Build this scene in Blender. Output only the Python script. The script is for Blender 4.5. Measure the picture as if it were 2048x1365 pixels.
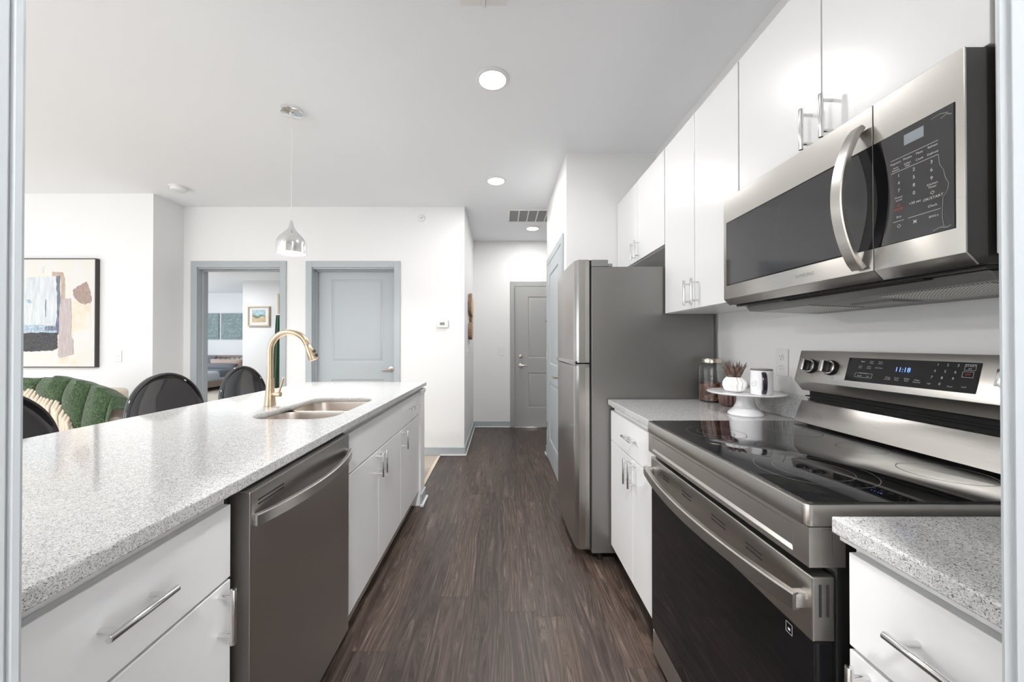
import bpy, bmesh, math, random
from mathutils import Matrix, Vector
random.seed(7)
for o in list(bpy.data.objects): bpy.data.objects.remove(o)
S = bpy.context.scene
C = S.collection
PI = math.pi

# ------------------------------------------------------------------ camera
cam_d = bpy.data.cameras.new('camera'); cam = bpy.data.objects.new('camera', cam_d); C.objects.link(cam)
cam.location = (0, 0, 1.225); cam.rotation_euler = (math.radians(90.35), 0, 0)
cam_d.sensor_width = 36; cam_d.lens = 747/2048*36; cam_d.shift_x = 22/2048; cam_d.clip_start = .02
S.camera = cam
S.view_settings.view_transform = 'Standard'; S.view_settings.look = 'None'
S.view_settings.gamma = 1; S.view_settings.use_curve_mapping = False
S.view_settings.exposure = 0.10
# ------------------------------------------------------------------ world and daylight
W = bpy.data.worlds.new('world'); S.world = W; W.use_nodes = True
wt = W.node_tree; wg = wt.nodes.new('ShaderNodeTexCoord'); ws = wt.nodes.new('ShaderNodeSeparateXYZ'); wr = wt.nodes.new('ShaderNodeValToRGB')
wr.color_ramp.elements[0].position = .42; wr.color_ramp.elements[0].color = (1, .99, .96, 1)      # added bright lower half, lifts the ceiling through the windows
wr.color_ramp.elements[1].position = .54; wr.color_ramp.elements[1].color = (.74, .80, .87, 1)    # sky
wm = wt.nodes.new('ShaderNodeMath'); wm.operation = 'MULTIPLY_ADD'; wm.inputs[1].default_value = .5; wm.inputs[2].default_value = .5
wt.links.new(wg.outputs['Generated'], ws.inputs[0]); wt.links.new(ws.outputs[2], wm.inputs[0]); wt.links.new(wm.outputs[0], wr.inputs[0])
wt.links.new(wr.outputs[0], wt.nodes['Background'].inputs[0])
W.node_tree.nodes['Background'].inputs[1].default_value = 1.2

def area(name, loc, rot, sx, sy, power, col=(1, 1, 1), shape='RECTANGLE'):
    l = bpy.data.lights.new(name, 'AREA'); l.shape = shape; l.size = sx
    if shape == 'RECTANGLE': l.size_y = sy
    l.energy = power; l.color = col
    o = bpy.data.objects.new(name, l); C.objects.link(o); o.location = loc
    o.rotation_euler = [math.radians(a) for a in rot]
    return o
# daylight coming in through the openings of the living room and the bedroom
area('window_daylight', (-6.45, 1.2, 1.45), (0, -112, 0), 2.1, 3.6, 20, (.90, .95, 1))
area('window_daylight', (-4.2, -1.75, 1.45), (114, 0, 0), 3.4, 2.1, 70, (.92, .96, 1))
area('window_daylight', (-9.95, 8.0, 1.5), (0, -90, 0), 1.6, 2.2, 100, (.84, .92, 1))

sun_d = bpy.data.lights.new('sun', 'SUN'); sun_d.energy = 5; sun_d.angle = .01; sun_d.color = (1, .97, .93)
sun = bpy.data.objects.new('sun', sun_d); C.objects.link(sun); sun.location = (-8, -3, 8)
sun.rotation_euler = Vector((.62, .28, -.74)).to_track_quat('-Z', 'Y').to_euler()

# ------------------------------------------------------------------ materials
def mat(name, col=(.8, .8, .8), rough=.5, metal=0, coat=0, spec=None, em=0, emc=None, trans=0, ior=None, sheen=0):
    m = bpy.data.materials.new(name); m.use_nodes = True
    b = m.node_tree.nodes['Principled BSDF']; I = b.inputs
    I['Base Color'].default_value = (*col, 1); I['Roughness'].default_value = rough; I['Metallic'].default_value = metal
    I['Coat Weight'].default_value = coat; I['Coat Roughness'].default_value = .05
    if spec is not None: I['Specular IOR Level'].default_value = spec
    if em: I['Emission Strength'].default_value = em; I['Emission Color'].default_value = (*(emc or col), 1)
    if trans: I['Transmission Weight'].default_value = trans
    if ior: I['IOR'].default_value = ior
    if sheen: I['Sheen Weight'].default_value = sheen
    m.diffuse_color = (*col, 1)
    return m
def N(m, t, **kw):
    n = m.node_tree.nodes.new(t)
    for k, v in kw.items():
        if k.startswith('i_'):
            n.inputs[int(k[2:]) if k[2:].isdigit() else k[2:].replace('_', ' ')].default_value = v
        else: setattr(n, k, v)
    return n
def L(m, a, b): m.node_tree.links.new(a, b)
def bs(m): return m.node_tree.nodes['Principled BSDF']
def coords(m, scale=(1, 1, 1), kind='Object'):
    t = N(m, 'ShaderNodeTexCoord'); mp = N(m, 'ShaderNodeMapping'); mp.inputs['Scale'].default_value = scale
    L(m, t.outputs[kind], mp.inputs[0]); return mp.outputs[0]
def ramp(m, src, stops, interp='LINEAR'):
    r = N(m, 'ShaderNodeValToRGB'); e = r.color_ramp; e.interpolation = interp
    while len(e.elements) < len(stops): e.elements.new(.5)
    for el, (p, c) in zip(e.elements, stops): el.position = p; el.color = (*c, 1) if len(c) == 3 else c
    L(m, src, r.inputs[0]); return r.outputs[0]
def bump(m, src, strength=.1, dist=.001):
    b = N(m, 'ShaderNodeBump'); b.inputs['Strength'].default_value = strength; b.inputs['Distance'].default_value = dist
    L(m, src, b.inputs['Height']); L(m, b.outputs[0], bs(m).inputs['Normal'])
def noise(m, vec, scale, detail=2, rough=.5, dist=0):
    n = N(m, 'ShaderNodeTexNoise'); n.inputs['Scale'].default_value = scale; n.inputs['Detail'].default_value = detail
    n.inputs['Roughness'].default_value = rough; n.inputs['Distortion'].default_value = dist
    L(m, vec, n.inputs['Vector']); return n.outputs[0]
g = lambda v: (v, v, v)

wallm = mat('painted_wall', (.845, .845, .845), .6); bump(wallm, noise(wallm, coords(wallm), 160, 3), .08, .0006)
ceilm = mat('painted_ceiling', (.89, .905, .93), .8); bump(ceilm, noise(ceilm, coords(ceilm), 140, 3), .08, .0006)
trimm = mat('grey_blue_paint', (.43, .465, .49), .38); bump(trimm, noise(trimm, coords(trimm, (1, 1, .2)), 300, 2), .1, .0004)
entrym = mat('grey_door_paint', (.36, .365, .36), .4); bump(entrym, noise(entrym, coords(entrym), 300, 2), .1, .0004)
shoem = mat('white_trim_paint', (.72, .73, .74), .4)
cabm = mat('white_cabinet_lacquer', (.785, .79, .80), .26, spec=.35); bump(cabm, noise(cabm, coords(cabm), 40, 2), .02, .0004)
chrome = mat('satin_chrome', (.72, .72, .72), .16, 1)
pchrome = mat('polished_chrome', (.84, .84, .84), .14, 1)
nickel = mat('satin_nickel', (.62, .57, .5), .22, 1)
def steel(name, col, r0, r1, sc=(9, 9, 1500)):
    m = mat(name, col, r0, 1)
    n = noise(m, coords(m, sc), 1.0, 3, .6)
    mr = N(m, 'ShaderNodeMapRange'); mr.inputs[3].default_value = r0; mr.inputs[4].default_value = r1
    L(m, n, mr.inputs[0]); L(m, mr.outputs[0], bs(m).inputs['Roughness']); return m
steelL = steel('brushed_stainless', (.55, .53, .505), .25, .33)
steelF = steel('fridge_stainless', (.50, .48, .46), .20, .30)
steelS = steel('fridge_side_metal', (.26, .25, .245), .34, .44, (2, 2, 60))
bs(steelS).inputs['Metallic'].default_value = .75
steelD = steel('dark_stainless', (.50, .48, .46), .27, .31, (4, 4, 220))
bowlm = steel('sink_steel', (.62, .56, .51), .24, .36, (60, 3, 3))
brass = mat('champagne_bronze', (.60, .47, .33), .30, 1)
blackg = mat('black_glass', (.006, .006, .007), .03, 0, spec=.35)
cookm = mat('ceramic_cooktop_glass', (.008, .008, .009), .035, 0, spec=.75)
mwg = mat('microwave_window_glass', (.035, .035, .037), .06, 0, spec=.8)
blackp = mat('black_plastic', (.012, .012, .012), .35)
gapm = mat('dark_cavity', (.01, .01, .01), .8)
darkmet = mat('dark_painted_metal', (.05, .048, .047), .22, .3)
greym = mat('grey_plastic', (.28, .28, .28), .4)
printm = mat('light_grey_print', (.55, .55, .56), .5)
darkprint = mat('dark_print', (.12, .11, .1), .5)
redprint = mat('red_print', (.5, .06, .04), .5)
ringm = mat('burner_ring_print', (.12, .12, .12), .4)
whitep = mat('white_plastic', (.80, .80, .79), .35)
blued = mat('blue_clock_light', (.2, .35, 1), .5, em=1.6, emc=(.16, .32, 1))
lcd = mat('lcd_grey', (.28, .31, .34), .2)
whitecer = mat('white_ceramic', (.82, .82, .84), .18, coat=.4)
mattewhite = mat('matte_white_ceramic', (.82, .81, .80), .5)
glass = mat('clear_glass', (.96, .98, .97), .01, trans=1, ior=1.45)
lampm = mat('lit_lamp_lens', (1, 1, 1), .4, em=9, emc=(1, .985, .95))
frost = mat('lit_pendant_lens', (1, 1, 1), .4, em=4, emc=(1, .98, .94))
stoolm = mat('glossy_charcoal_acrylic', (.022, .021, .023), .06, spec=.75)
wirem = mat('white_cord', (.75, .75, .74), .4)

# granite
gran = mat('speckled_granite', (.7, .7, .7), .10, coat=.35)
v = N(gran, 'ShaderNodeTexVoronoi'); v.inputs['Scale'].default_value = 680; v.inputs['Randomness'].default_value = 1
cv = coords(gran, (1, 1, 1)); L(gran, cv, v.inputs['Vector'])
sep = N(gran, 'ShaderNodeSeparateColor'); L(gran, v.outputs['Color'], sep.inputs[0])
c1 = ramp(gran, sep.outputs[0], [(0, (.06, .06, .065)), (.05, (.19, .19, .20)), (.15, (.38, .38, .39)), (.33, (.55, .55, .555)), (.62, (.65, .65, .65)), (.92, (.72, .715, .70))])
n2 = ramp(gran, noise(gran, cv, 120, 3, .6), [(.3, g(.72)), (.62, g(1.0))])
mx = N(gran, 'ShaderNodeMix', data_type='RGBA', blend_type='MULTIPLY'); mx.inputs[0].default_value = .75
L(gran, c1, mx.inputs[6]); L(gran, n2, mx.inputs[7]); L(gran, mx.outputs[2], bs(gran).inputs['Base Color'])

# vinyl planks
flo = mat('dark_vinyl_planks', (.1, .08, .07), .36, spec=.4)
tc = N(flo, 'ShaderNodeTexCoord'); sx = N(flo, 'ShaderNodeSeparateXYZ'); L(flo, tc.outputs['Object'], sx.inputs[0])
def math_(m, op, a, b=None, c=None):
    n = N(m, 'ShaderNodeMath', operation=op)
    for i, q in enumerate((a, b, c)):
        if q is None: continue
        if isinstance(q, (int, float)): n.inputs[i].default_value = q
        else: L(m, q, n.inputs[i])
    return n.outputs[0]
PWID, PLEN = .152, 1.22
u = math_(flo, 'DIVIDE', math_(flo, 'ADD', sx.outputs[0], 10.02), PWID); row = math_(flo, 'FLOOR', u); fu = math_(flo, 'FRACT', u)
wn = N(flo, 'ShaderNodeTexWhiteNoise', noise_dimensions='1D'); L(flo, row, wn.inputs['W'])
vv = math_(flo, 'ADD', math_(flo, 'DIVIDE', math_(flo, 'ADD', sx.outputs[1], 10), PLEN), math_(flo, 'MULTIPLY', wn.outputs['Value'], 7.0))
col_ = math_(flo, 'FLOOR', vv); fv = math_(flo, 'FRACT', vv)
cid = N(flo, 'ShaderNodeCombineXYZ'); L(flo, row, cid.inputs[0]); L(flo, col_, cid.inputs[1])
wn2 = N(flo, 'ShaderNodeTexWhiteNoise', noise_dimensions='3D'); L(flo, cid.outputs[0], wn2.inputs['Vector'])
gx = N(flo, 'ShaderNodeCombineXYZ')
L(flo, math_(flo, 'MULTIPLY', sx.outputs[0], 1.0), gx.inputs[0]); L(flo, math_(flo, 'MULTIPLY', sx.outputs[1], .07), gx.inputs[1])
L(flo, math_(flo, 'MULTIPLY', wn2.outputs['Value'], 40.), gx.inputs[2])
wob = noise(flo, gx.outputs[0], 14, 2, .5)
gx2 = N(flo, 'ShaderNodeCombineXYZ')
L(flo, math_(flo, 'ADD', sx.outputs[0], math_(flo, 'MULTIPLY', wob, .15)), gx2.inputs[0])
L(flo, math_(flo, 'MULTIPLY', sx.outputs[1], .025), gx2.inputs[1]); L(flo, math_(flo, 'MULTIPLY', wn2.outputs['Value'], 23.), gx2.inputs[2])
gr = noise(flo, gx2.outputs[0], 150, 5, .68)
gr2 = noise(flo, gx2.outputs[0], 620, 3, .7)
cath = math_(flo, 'MULTIPLY_ADD', math_(flo, 'SINE', math_(flo, 'MULTIPLY', noise(flo, gx2.outputs[0], 8, 2, .45), 150.)), .5, .5)
gr = math_(flo, 'ADD', math_(flo, 'MULTIPLY', gr, .80), math_(flo, 'MULTIPLY', cath, .13))
gr = math_(flo, 'ADD', gr, .035)
cg = ramp(flo, gr, [(.28, (.028, .0195, .0158)), (.45, (.052, .0372, .0308)), (.57, (.086, .063, .0525)), (.72, (.17, .127, .106))])
cg2 = ramp(flo, gr2, [(.34, g(.55)), (.5, g(1.0)), (.66, g(1.35))])
m1 = N(flo, 'ShaderNodeMix', data_type='RGBA', blend_type='MULTIPLY'); m1.inputs[0].default_value = .8
L(flo, cg, m1.inputs[6]); L(flo, cg2, m1.inputs[7])
pt = ramp(flo, wn2.outputs['Value'], [(0, (.78, .80, .84)), (.5, (1, .99, .98)), (1, (1.28, 1.22, 1.18))])
m2 = N(flo, 'ShaderNodeMix', data_type='RGBA', blend_type='MULTIPLY'); m2.inputs[0].default_value = 1
L(flo, m1.outputs[2], m2.inputs[6]); L(flo, pt, m2.inputs[7])
ed = math_(flo, 'MINIMUM', math_(flo, 'MULTIPLY', math_(flo, 'MINIMUM', fu, math_(flo, 'SUBTRACT', 1., fu)), PWID),
           math_(flo, 'MULTIPLY', math_(flo, 'MINIMUM', fv, math_(flo, 'SUBTRACT', 1., fv)), PLEN))
sm = ramp(flo, math_(flo, 'MULTIPLY', ed, 500.), [(.25, g(.45)), (.6, g(1))])
m3 = N(flo, 'ShaderNodeMix', data_type='RGBA', blend_type='MULTIPLY'); m3.inputs[0].default_value = 1
L(flo, m2.outputs[2], m3.inputs[6]); L(flo, sm, m3.inputs[7]); L(flo, m3.outputs[2], bs(flo).inputs['Base Color'])
bump(flo, gr2, .12, .0008)

carp = mat('beige_carpet', (.5, .42, .33), .95, sheen=.3)
cn = noise(carp, coords(carp), 260, 3, .7); L(carp, ramp(carp, cn, [(.3, (.36, .30, .235)), (.7, (.66, .58, .48))]), bs(carp).inputs['Base Color']); bump(carp, cn, .8, .006)
greenf = mat('green_plush_throw', (.05, .12, .03), .75, sheen=.35)
gn = noise(greenf, coords(greenf, (60, 60, 34)), 1.6, 4, .75, 1.6)
L(greenf, ramp(greenf, gn, [(.38, (.006, .022, .005)), (.50, (.022, .060, .015)), (.58, (.060, .13, .040)), (.68, (.24, .36, .18))]), bs(greenf).inputs['Base Color']); bump(greenf, gn, .8, .006)
cream = mat('cream_cotton', (.72, .62, .50), .9)
beigef = mat('beige_upholstery', (.62, .55, .47), .9); bump(beigef, noise(beigef, coords(beigef), 400, 2), .3, .001)
barkm = mat('rough_bark', (.2, .12, .07), .85)
bn = noise(barkm, coords(barkm, (1, 1, 1)), 70, 4, .7); L(barkm, ramp(barkm, bn, [(.3, (.10, .06, .04)), (.7, (.40, .27, .18))]), bs(barkm).inputs['Base Color']); bump(barkm, bn, .6, .004)
cutwood = mat('cut_wood', (.62, .42, .24), .6)
wv = N(cutwood, 'ShaderNodeTexWave', wave_type='RINGS', rings_direction='X'); wv.inputs['Scale'].default_value = 28; wv.inputs['Distortion'].default_value = 2
L(cutwood, coords(cutwood), wv.inputs[0]); L(cutwood, ramp(cutwood, wv.outputs[0], [(.2, (.55, .36, .20)), (.8, (.72, .52, .32))]), bs(cutwood).inputs['Base Color'])
beanm = mat('coffee_beans', (.2, .07, .03), .4)
bv = N(beanm, 'ShaderNodeTexVoronoi'); bv.inputs['Scale'].default_value = 260; L(beanm, coords(beanm), bv.inputs['Vector'])
sb = N(beanm, 'ShaderNodeSeparateColor'); L(beanm, bv.outputs['Color'], sb.inputs[0])
L(beanm, ramp(beanm, sb.outputs[0], [(0, (.03, .012, .008)), (.5, (.17, .055, .025)), (1, (.42, .17, .08))]), bs(beanm).inputs['Base Color']); bump(beanm, bv.outputs['Distance'], .8, .004)
ribm = mat('ribbed_brown_glaze', (.16, .085, .08), .15, coat=.6)
taupe = mat('taupe_metal', (.30, .26, .24), .3, .8)
succ = mat('burgundy_succulent_leaf', (.15, .085, .07), .45)
sn = noise(succ, coords(succ), 60, 2); L(succ, ramp(succ, sn, [(.3, (.055, .028, .026)), (.5, (.11, .065, .055)), (.7, (.24, .17, .13))]), bs(succ).inputs['Base Color'])
woodh = mat('weathered_wood', (.30, .23, .19), .6)
pinkf = mat('dusty_pink_fabric', (.52, .40, .34), .9); bump(pinkf, noise(pinkf, coords(pinkf), 90, 3), .5, .004)
greyf = mat('dark_grey_fabric', (.17, .18, .20), .9); bump(greyf, noise(greyf, coords(greyf), 60, 3), .5, .006)
lightf = mat('pale_blue_fabric', (.50, .55, .60), .9); bump(lightf, noise(lightf, coords(lightf), 50, 3), .5, .006)
teal = mat('teal_canvas_paint', (.16, .26, .26), .7)
tn = noise(teal, coords(teal, (1, 1, 1)), 26, 4, .75); L(teal, ramp(teal, tn, [(.40, (.20, .27, .27)), (.56, (.27, .35, .35)), (.70, (.50, .57, .56))]), bs(teal).inputs['Base Color'])
canv = mat('white_canvas_paint', (.82, .81, .79), .7)
n3 = noise(canv, coords(canv), 5, 4, .6); L(canv, ramp(canv, n3, [(.35, (.74, .74, .74)), (.6, (.76, .73, .67)), (.75, (.78, .69, .55))]), bs(canv).inputs['Base Color']); bump(canv, noise(canv, coords(canv, (1, 1, .2)), 90, 4), .4, .002)
framem = mat('dark_brown_frame', (.045, .035, .034), .4)
goldw = mat('pale_wood_frame', (.55, .45, .33), .45)
curtm = mat('dark_green_fabric', (.04, .10, .055), .85)
kn = noise(curtm, coords(curtm), 60, 3, .7); L(curtm, ramp(curtm, kn, [(.35, (.022, .06, .035)), (.7, (.085, .17, .10))]), bs(curtm).inputs['Base Color'])
def paint(name, a, b, sc=(1, 1, .15), ns=60, lo=.35, hi=.65):
    m = mat(name, a, .7); n = noise(m, coords(m, sc), ns, 4, .7)
    L(m, ramp(m, n, [(lo, a), (hi, b)]), bs(m).inputs['Base Color']); bump(m, n, .4, .002); return m

# ------------------------------------------------------------------ mesh builder
class B:
    def __init__(s, M=None): s.bm = bmesh.new(); s.M = M
    def add(s, t):
        me = bpy.data.meshes.new('tmp'); t.to_mesh(me); t.free(); s.bm.from_mesh(me); bpy.data.meshes.remove(me); return s
    def box(s, x0, x1, y0, y1, z0, z1, bev=0, seg=2):
        t = bmesh.new(); bmesh.ops.create_cube(t, size=1)
        for v in t.verts: v.co = Vector(((x0+x1)/2+v.co.x*(x1-x0), (y0+y1)/2+v.co.y*(y1-y0), (z0+z1)/2+v.co.z*(z1-z0)))
        if bev: bmesh.ops.bevel(t, geom=list(t.edges), offset=bev, segments=seg, affect='EDGES', profile=.5)
        return s.add(t)
    def cyl(s, p0, p1, r0, r1=None, n=24, bev=0):
        r1 = r0 if r1 is None else r1; p0, p1 = Vector(p0), Vector(p1); d = p1-p0
        t = bmesh.new(); bmesh.ops.create_cone(t, cap_ends=True, segments=n, radius1=r0, radius2=r1, depth=d.length)
        if bev: bmesh.ops.bevel(t, geom=[e for e in t.edges if abs(e.verts[0].co.z-e.verts[1].co.z) < 1e-6 and len(e.link_faces) == 2], offset=bev, segments=2, affect='EDGES', profile=.5)
        q = Vector((0, 0, 1)).rotation_difference(d.normalized()).to_matrix().to_4x4()
        bmesh.ops.transform(t, matrix=Matrix.Translation((p0+p1)/2) @ q, verts=t.verts); return s.add(t)
    def tube(s, pts, r, n=10, sq=None, up=None):
        """sweep; r number or list; sq=(a,b) gives a rounded rectangular section of half sizes a (sideways) and b (up)"""
        pts = [Vector(p) for p in pts]; t = bmesh.new(); rings = []
        T = [(pts[min(i+1, len(pts)-1)]-pts[max(i-1, 0)]).normalized() for i in range(len(pts))]
        a = Vector(up) if up else (Vector((0, 0, 1)) if abs(T[0].z) < .9 else Vector((1, 0, 0)))
        for i, p in enumerate(pts):
            a = (a-T[i]*a.dot(T[i])).normalized(); b = T[i].cross(a).normalized()
            rr = r[i] if isinstance(r, (list, tuple)) else r
            if sq:
                hb, ha = sq; c = min(ha, hb)*.35
                sec = [(ha, hb-c), (ha-c, hb), (-ha+c, hb), (-ha, hb-c), (-ha, -hb+c), (-ha+c, -hb), (ha-c, -hb), (ha, -hb+c)]
                rings.append([t.verts.new(p+a*x*rr+b*y*rr) for x, y in sec])
            else:
                rings.append([t.verts.new(p+a*math.cos(2*PI*k/n)*rr+b*math.sin(2*PI*k/n)*rr) for k in range(n)])
        for A, Bq in zip(rings, rings[1:]):
            m = len(A)
            for k in range(m): t.faces.new((A[k], A[(k+1) % m], Bq[(k+1) % m], Bq[k]))
        t.faces.new(rings[0][::-1]); t.faces.new(rings[-1]); bmesh.ops.recalc_face_normals(t, faces=t.faces); return s.add(t)
    def lathe(s, prof, c=(0, 0, 0), n=40, axis='Z', fn=None, close=False):
        t = bmesh.new(); rings = []
        for r, h in prof:
            if r < 1e-6: rings.append([t.verts.new((0, 0, h))]); continue
            rings.append([t.verts.new(((r*(fn(2*PI*k/n, r, h) if fn else 1))*math.cos(2*PI*k/n), (r*(fn(2*PI*k/n, r, h) if fn else 1))*math.sin(2*PI*k/n), h)) for k in range(n)])
        for A, Bq in zip(rings, rings[1:]):
            for k in range(n):
                k2 = (k+1) % n
                if len(A) == 1 and len(Bq) == 1: continue
                if len(A) == 1: t.faces.new((A[0], Bq[k2], Bq[k]))
                elif len(Bq) == 1: t.faces.new((A[k], A[k2], Bq[0]))
                else: t.faces.new((A[k], A[k2], Bq[k2], Bq[k]))
        bmesh.ops.recalc_face_normals(t, faces=t.faces)
        R = {'Z': Matrix.Identity(4), 'X': Matrix.Rotation(PI/2, 4, 'Y'), 'Y': Matrix.Rotation(-PI/2, 4, 'X')}[axis]
        bmesh.ops.transform(t, matrix=Matrix.Translation(c) @ R, verts=t.verts); return s.add(t)
    def prism(s, pts, axis, a, b, bev=0):
        def P(p, q): return {'Y': (p[0], q, p[1]), 'X': (q, p[0], p[1]), 'Z': (p[0], p[1], q)}[axis]
        t = bmesh.new(); A = [t.verts.new(P(p, a)) for p in pts]; Bq = [t.verts.new(P(p, b)) for p in pts]; n = len(pts)
        t.faces.new(A); t.faces.new(Bq[::-1])
        for k in range(n): t.faces.new((A[k], A[(k+1) % n], Bq[(k+1) % n], Bq[k]))
        bmesh.ops.recalc_face_normals(t, faces=t.faces)
        if bev: bmesh.ops.bevel(t, geom=list(t.edges), offset=bev, segments=2, affect='EDGES', profile=.5)
        return s.add(t)
    def grid(s, f, nu, nv):
        t = bmesh.new(); V = [[t.verts.new(f(i/nu, j/nv)) for j in range(nv+1)] for i in range(nu+1)]
        for i in range(nu):
            for j in range(nv): t.faces.new((V[i][j], V[i+1][j], V[i+1][j+1], V[i][j+1]))
        return s.add(t)
    def loft(s, rings, cap0=False, cap1=False):
        t = bmesh.new(); R = [[t.verts.new(p) for p in r] for r in rings]; n = len(R[0])
        for A, Bq in zip(R, R[1:]):
            for k in range(n): t.faces.new((A[k], A[(k+1) % n], Bq[(k+1) % n], Bq[k]))
        if cap0: t.faces.new(R[0][::-1])
        if cap1: t.faces.new(R[-1])
        return s.add(t)
    def text(s, txt, size, o, ux, uy, th=.0003, align='CENTER'):
        cu = bpy.data.curves.new('t', 'FONT'); cu.body = txt; cu.size = size; cu.align_x = align; cu.align_y = 'CENTER'; cu.resolution_u = 3
        ob = bpy.data.objects.new('t', cu); C.objects.link(ob); bpy.context.view_layer.update()
        me = bpy.data.meshes.new_from_object(ob.evaluated_get(bpy.context.evaluated_depsgraph_get()))
        t = bmesh.new(); t.from_mesh(me); ux, uy, o = Vector(ux), Vector(uy), Vector(o); nz = ux.cross(uy)
        for q in t.verts: q.co = o+ux*q.co.x+uy*q.co.y+nz*th
        bpy.data.objects.remove(ob); bpy.data.curves.remove(cu); bpy.data.meshes.remove(me); return s.add(t)
    def mark(s, pts, o, ux, uy, th=.0003, w=.0006):
        """thin printed line through 2-D points"""
        ux, uy, o = Vector(ux), Vector(uy), Vector(o); nz = ux.cross(uy); t = bmesh.new()
        for (a, b), (c, d) in zip(pts, pts[1:]):
            p, q = o+ux*a+uy*b+nz*th, o+ux*c+uy*d+nz*th; dd = (q-p).normalized(); sd = dd.cross(nz)*w/2
            t.faces.new([t.verts.new(z) for z in (p-sd, q-sd, q+sd, p+sd)])
        return s.add(t)
    def out(s, name, m, parent=None, smooth=35, solid=0, sub=0, origin=None):
        if s.M is not None: bmesh.ops.transform(s.bm, matrix=s.M, verts=s.bm.verts)
        off = Vector((0, 0, 0))
        if parent is not None: off = world_loc(parent)
        elif origin: off = Vector(origin)
        else:
            cs = [v.co for v in s.bm.verts]; off = Vector(((min(c.x for c in cs)+max(c.x for c in cs))/2, (min(c.y for c in cs)+max(c.y for c in cs))/2, min(c.z for c in cs)))
        for v in s.bm.verts: v.co -= off
        me = bpy.data.meshes.new(name); s.bm.to_mesh(me); s.bm.free()
        me.materials.append(m)
        if smooth:
            me.polygons.foreach_set('use_smooth', [True]*len(me.polygons)); me.set_sharp_from_angle(angle=math.radians(smooth))
        o = bpy.data.objects.new(name, me); C.objects.link(o)
        if parent is not None: o.parent = parent
        else: o.location = off
        if solid: q = o.modifiers.new('solidify', 'SOLIDIFY'); q.thickness = solid; q.offset = 0
        if sub: q = o.modifiers.new('subdivision', 'SUBSURF'); q.levels = sub; q.render_levels = sub
        return o
def world_loc(o):
    v = Vector((0, 0, 0))
    while o: v += o.location; o = o.parent
    return v
def tag(o, label, cat, group=None):
    o['label'] = label; o['category'] = cat
    if group: o['group'] = group
    return o
def thing(name, label, cat, loc, group=None):
    o = bpy.data.objects.new(name, None); o.empty_display_size = .05; C.objects.link(o); o.location = loc
    return tag(o, label, cat, group)
def struct(o): o['kind'] = 'structure'; return o
def dup(root, loc, label, group=None):
    def cp(o, par):
        c = o.copy(); C.objects.link(c); c.parent = par
        for ch in list(o.children): cp(ch, c)
        return c
    r = cp(root, None); r.location = loc; r['label'] = label
    if group: r['group'] = group
    return r
def cut(o, cutter):
    q = o.modifiers.new('cut', 'BOOLEAN'); q.object = cutter; q.operation = 'DIFFERENCE'; q.solver = 'EXACT'
    bpy.context.view_layer.update()
    me = bpy.data.meshes.new_from_object(o.evaluated_get(bpy.context.evaluated_depsgraph_get()))
    o.modifiers.remove(q); o.data = me; me.name = o.name; bpy.data.objects.remove(cutter)
def rrect(x0, x1, y0, y1, r, n=8):
    P = []
    for cx, cy, a0 in ((x1-r, y1-r, 0), (x0+r, y1-r, PI/2), (x0+r, y0+r, PI), (x1-r, y0+r, 3*PI/2)):
        for k in range(n+1): a = a0+PI/2*k/n; P.append((cx+r*math.cos(a), cy+r*math.sin(a)))
    return P

H = 2.72                                     # ceiling height
XW = 1.215                                   # kitchen wall
# ------------------------------------------------------------------ setting: shell
struct(B().box(-.67, 2.4, -1.8, 5.6, -.05, 0).out('floor', flo, smooth=0, origin=(0, 0, 0)))
struct(B().box(-6.4, -.672, -1.8, 4.0, -.05, .004).box(-10.1, -.672, 4.0, 11.2, -.05, .004).box(-.672, 1.2, 5.6, 9.1, -.05, .004).out('floor_carpet', carp, smooth=0, origin=(0, 0, 0)))
struct(B().box(-6.5, 2.5, -1.95, 3.96, H, H+.1).box(-10.2, 2.5, 3.96, 11.3, H, H+.1).out('ceiling', ceilm, smooth=0, origin=(0, 0, H)))
struct(B().box(-.685, -.657, 2.97, 4.06, .001, .008, .002).out('trim_1', cream, smooth=0))
struct(B().box(XW, XW+.12, .362, 2.918, 0, H).out('wall_kitchen', wallm, smooth=0))
struct(B().box(.512, XW+.12, 2.918, 4.15, 0, H).out('wall_pantry', wallm, smooth=0))
D1 = (-3.330, -2.396); D2 = (-2.077, -1.151); DT = 2.055; YB = 4.08
b = B()
for x0, x1 in ((-3.59, D1[0]), (D1[1], D2[0]), (D2[1], -.40)): b.box(x0, x1, YB, YB+.14, 0, H)
for x0, x1 in (D1, D2): b.box(x0, x1, YB, YB+.14, DT, H)
struct(b.out('wall_back', wallm, smooth=0))
struct(B().box(-.52, -.40, YB+.14, 5.44, 0, H).out('wall_hall', wallm, smooth=0))
struct(B().box(-.52, 2.0, 5.44, 5.56, 0, H).out('wall_entry', wallm, smooth=0))
struct(B().box(1.9, 2.02, 4.15, 5.44, 0, H).box(XW+.12, 1.9, 4.03, 4.15, 0, H).out('wall_hall_right', wallm, smooth=0))
struct(B().box(-6.3, -3.47, 3.72, 3.84, 0, H).box(-3.59, -3.47, 3.84, YB, 0, H).out('wall_living', wallm, smooth=0))
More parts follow.
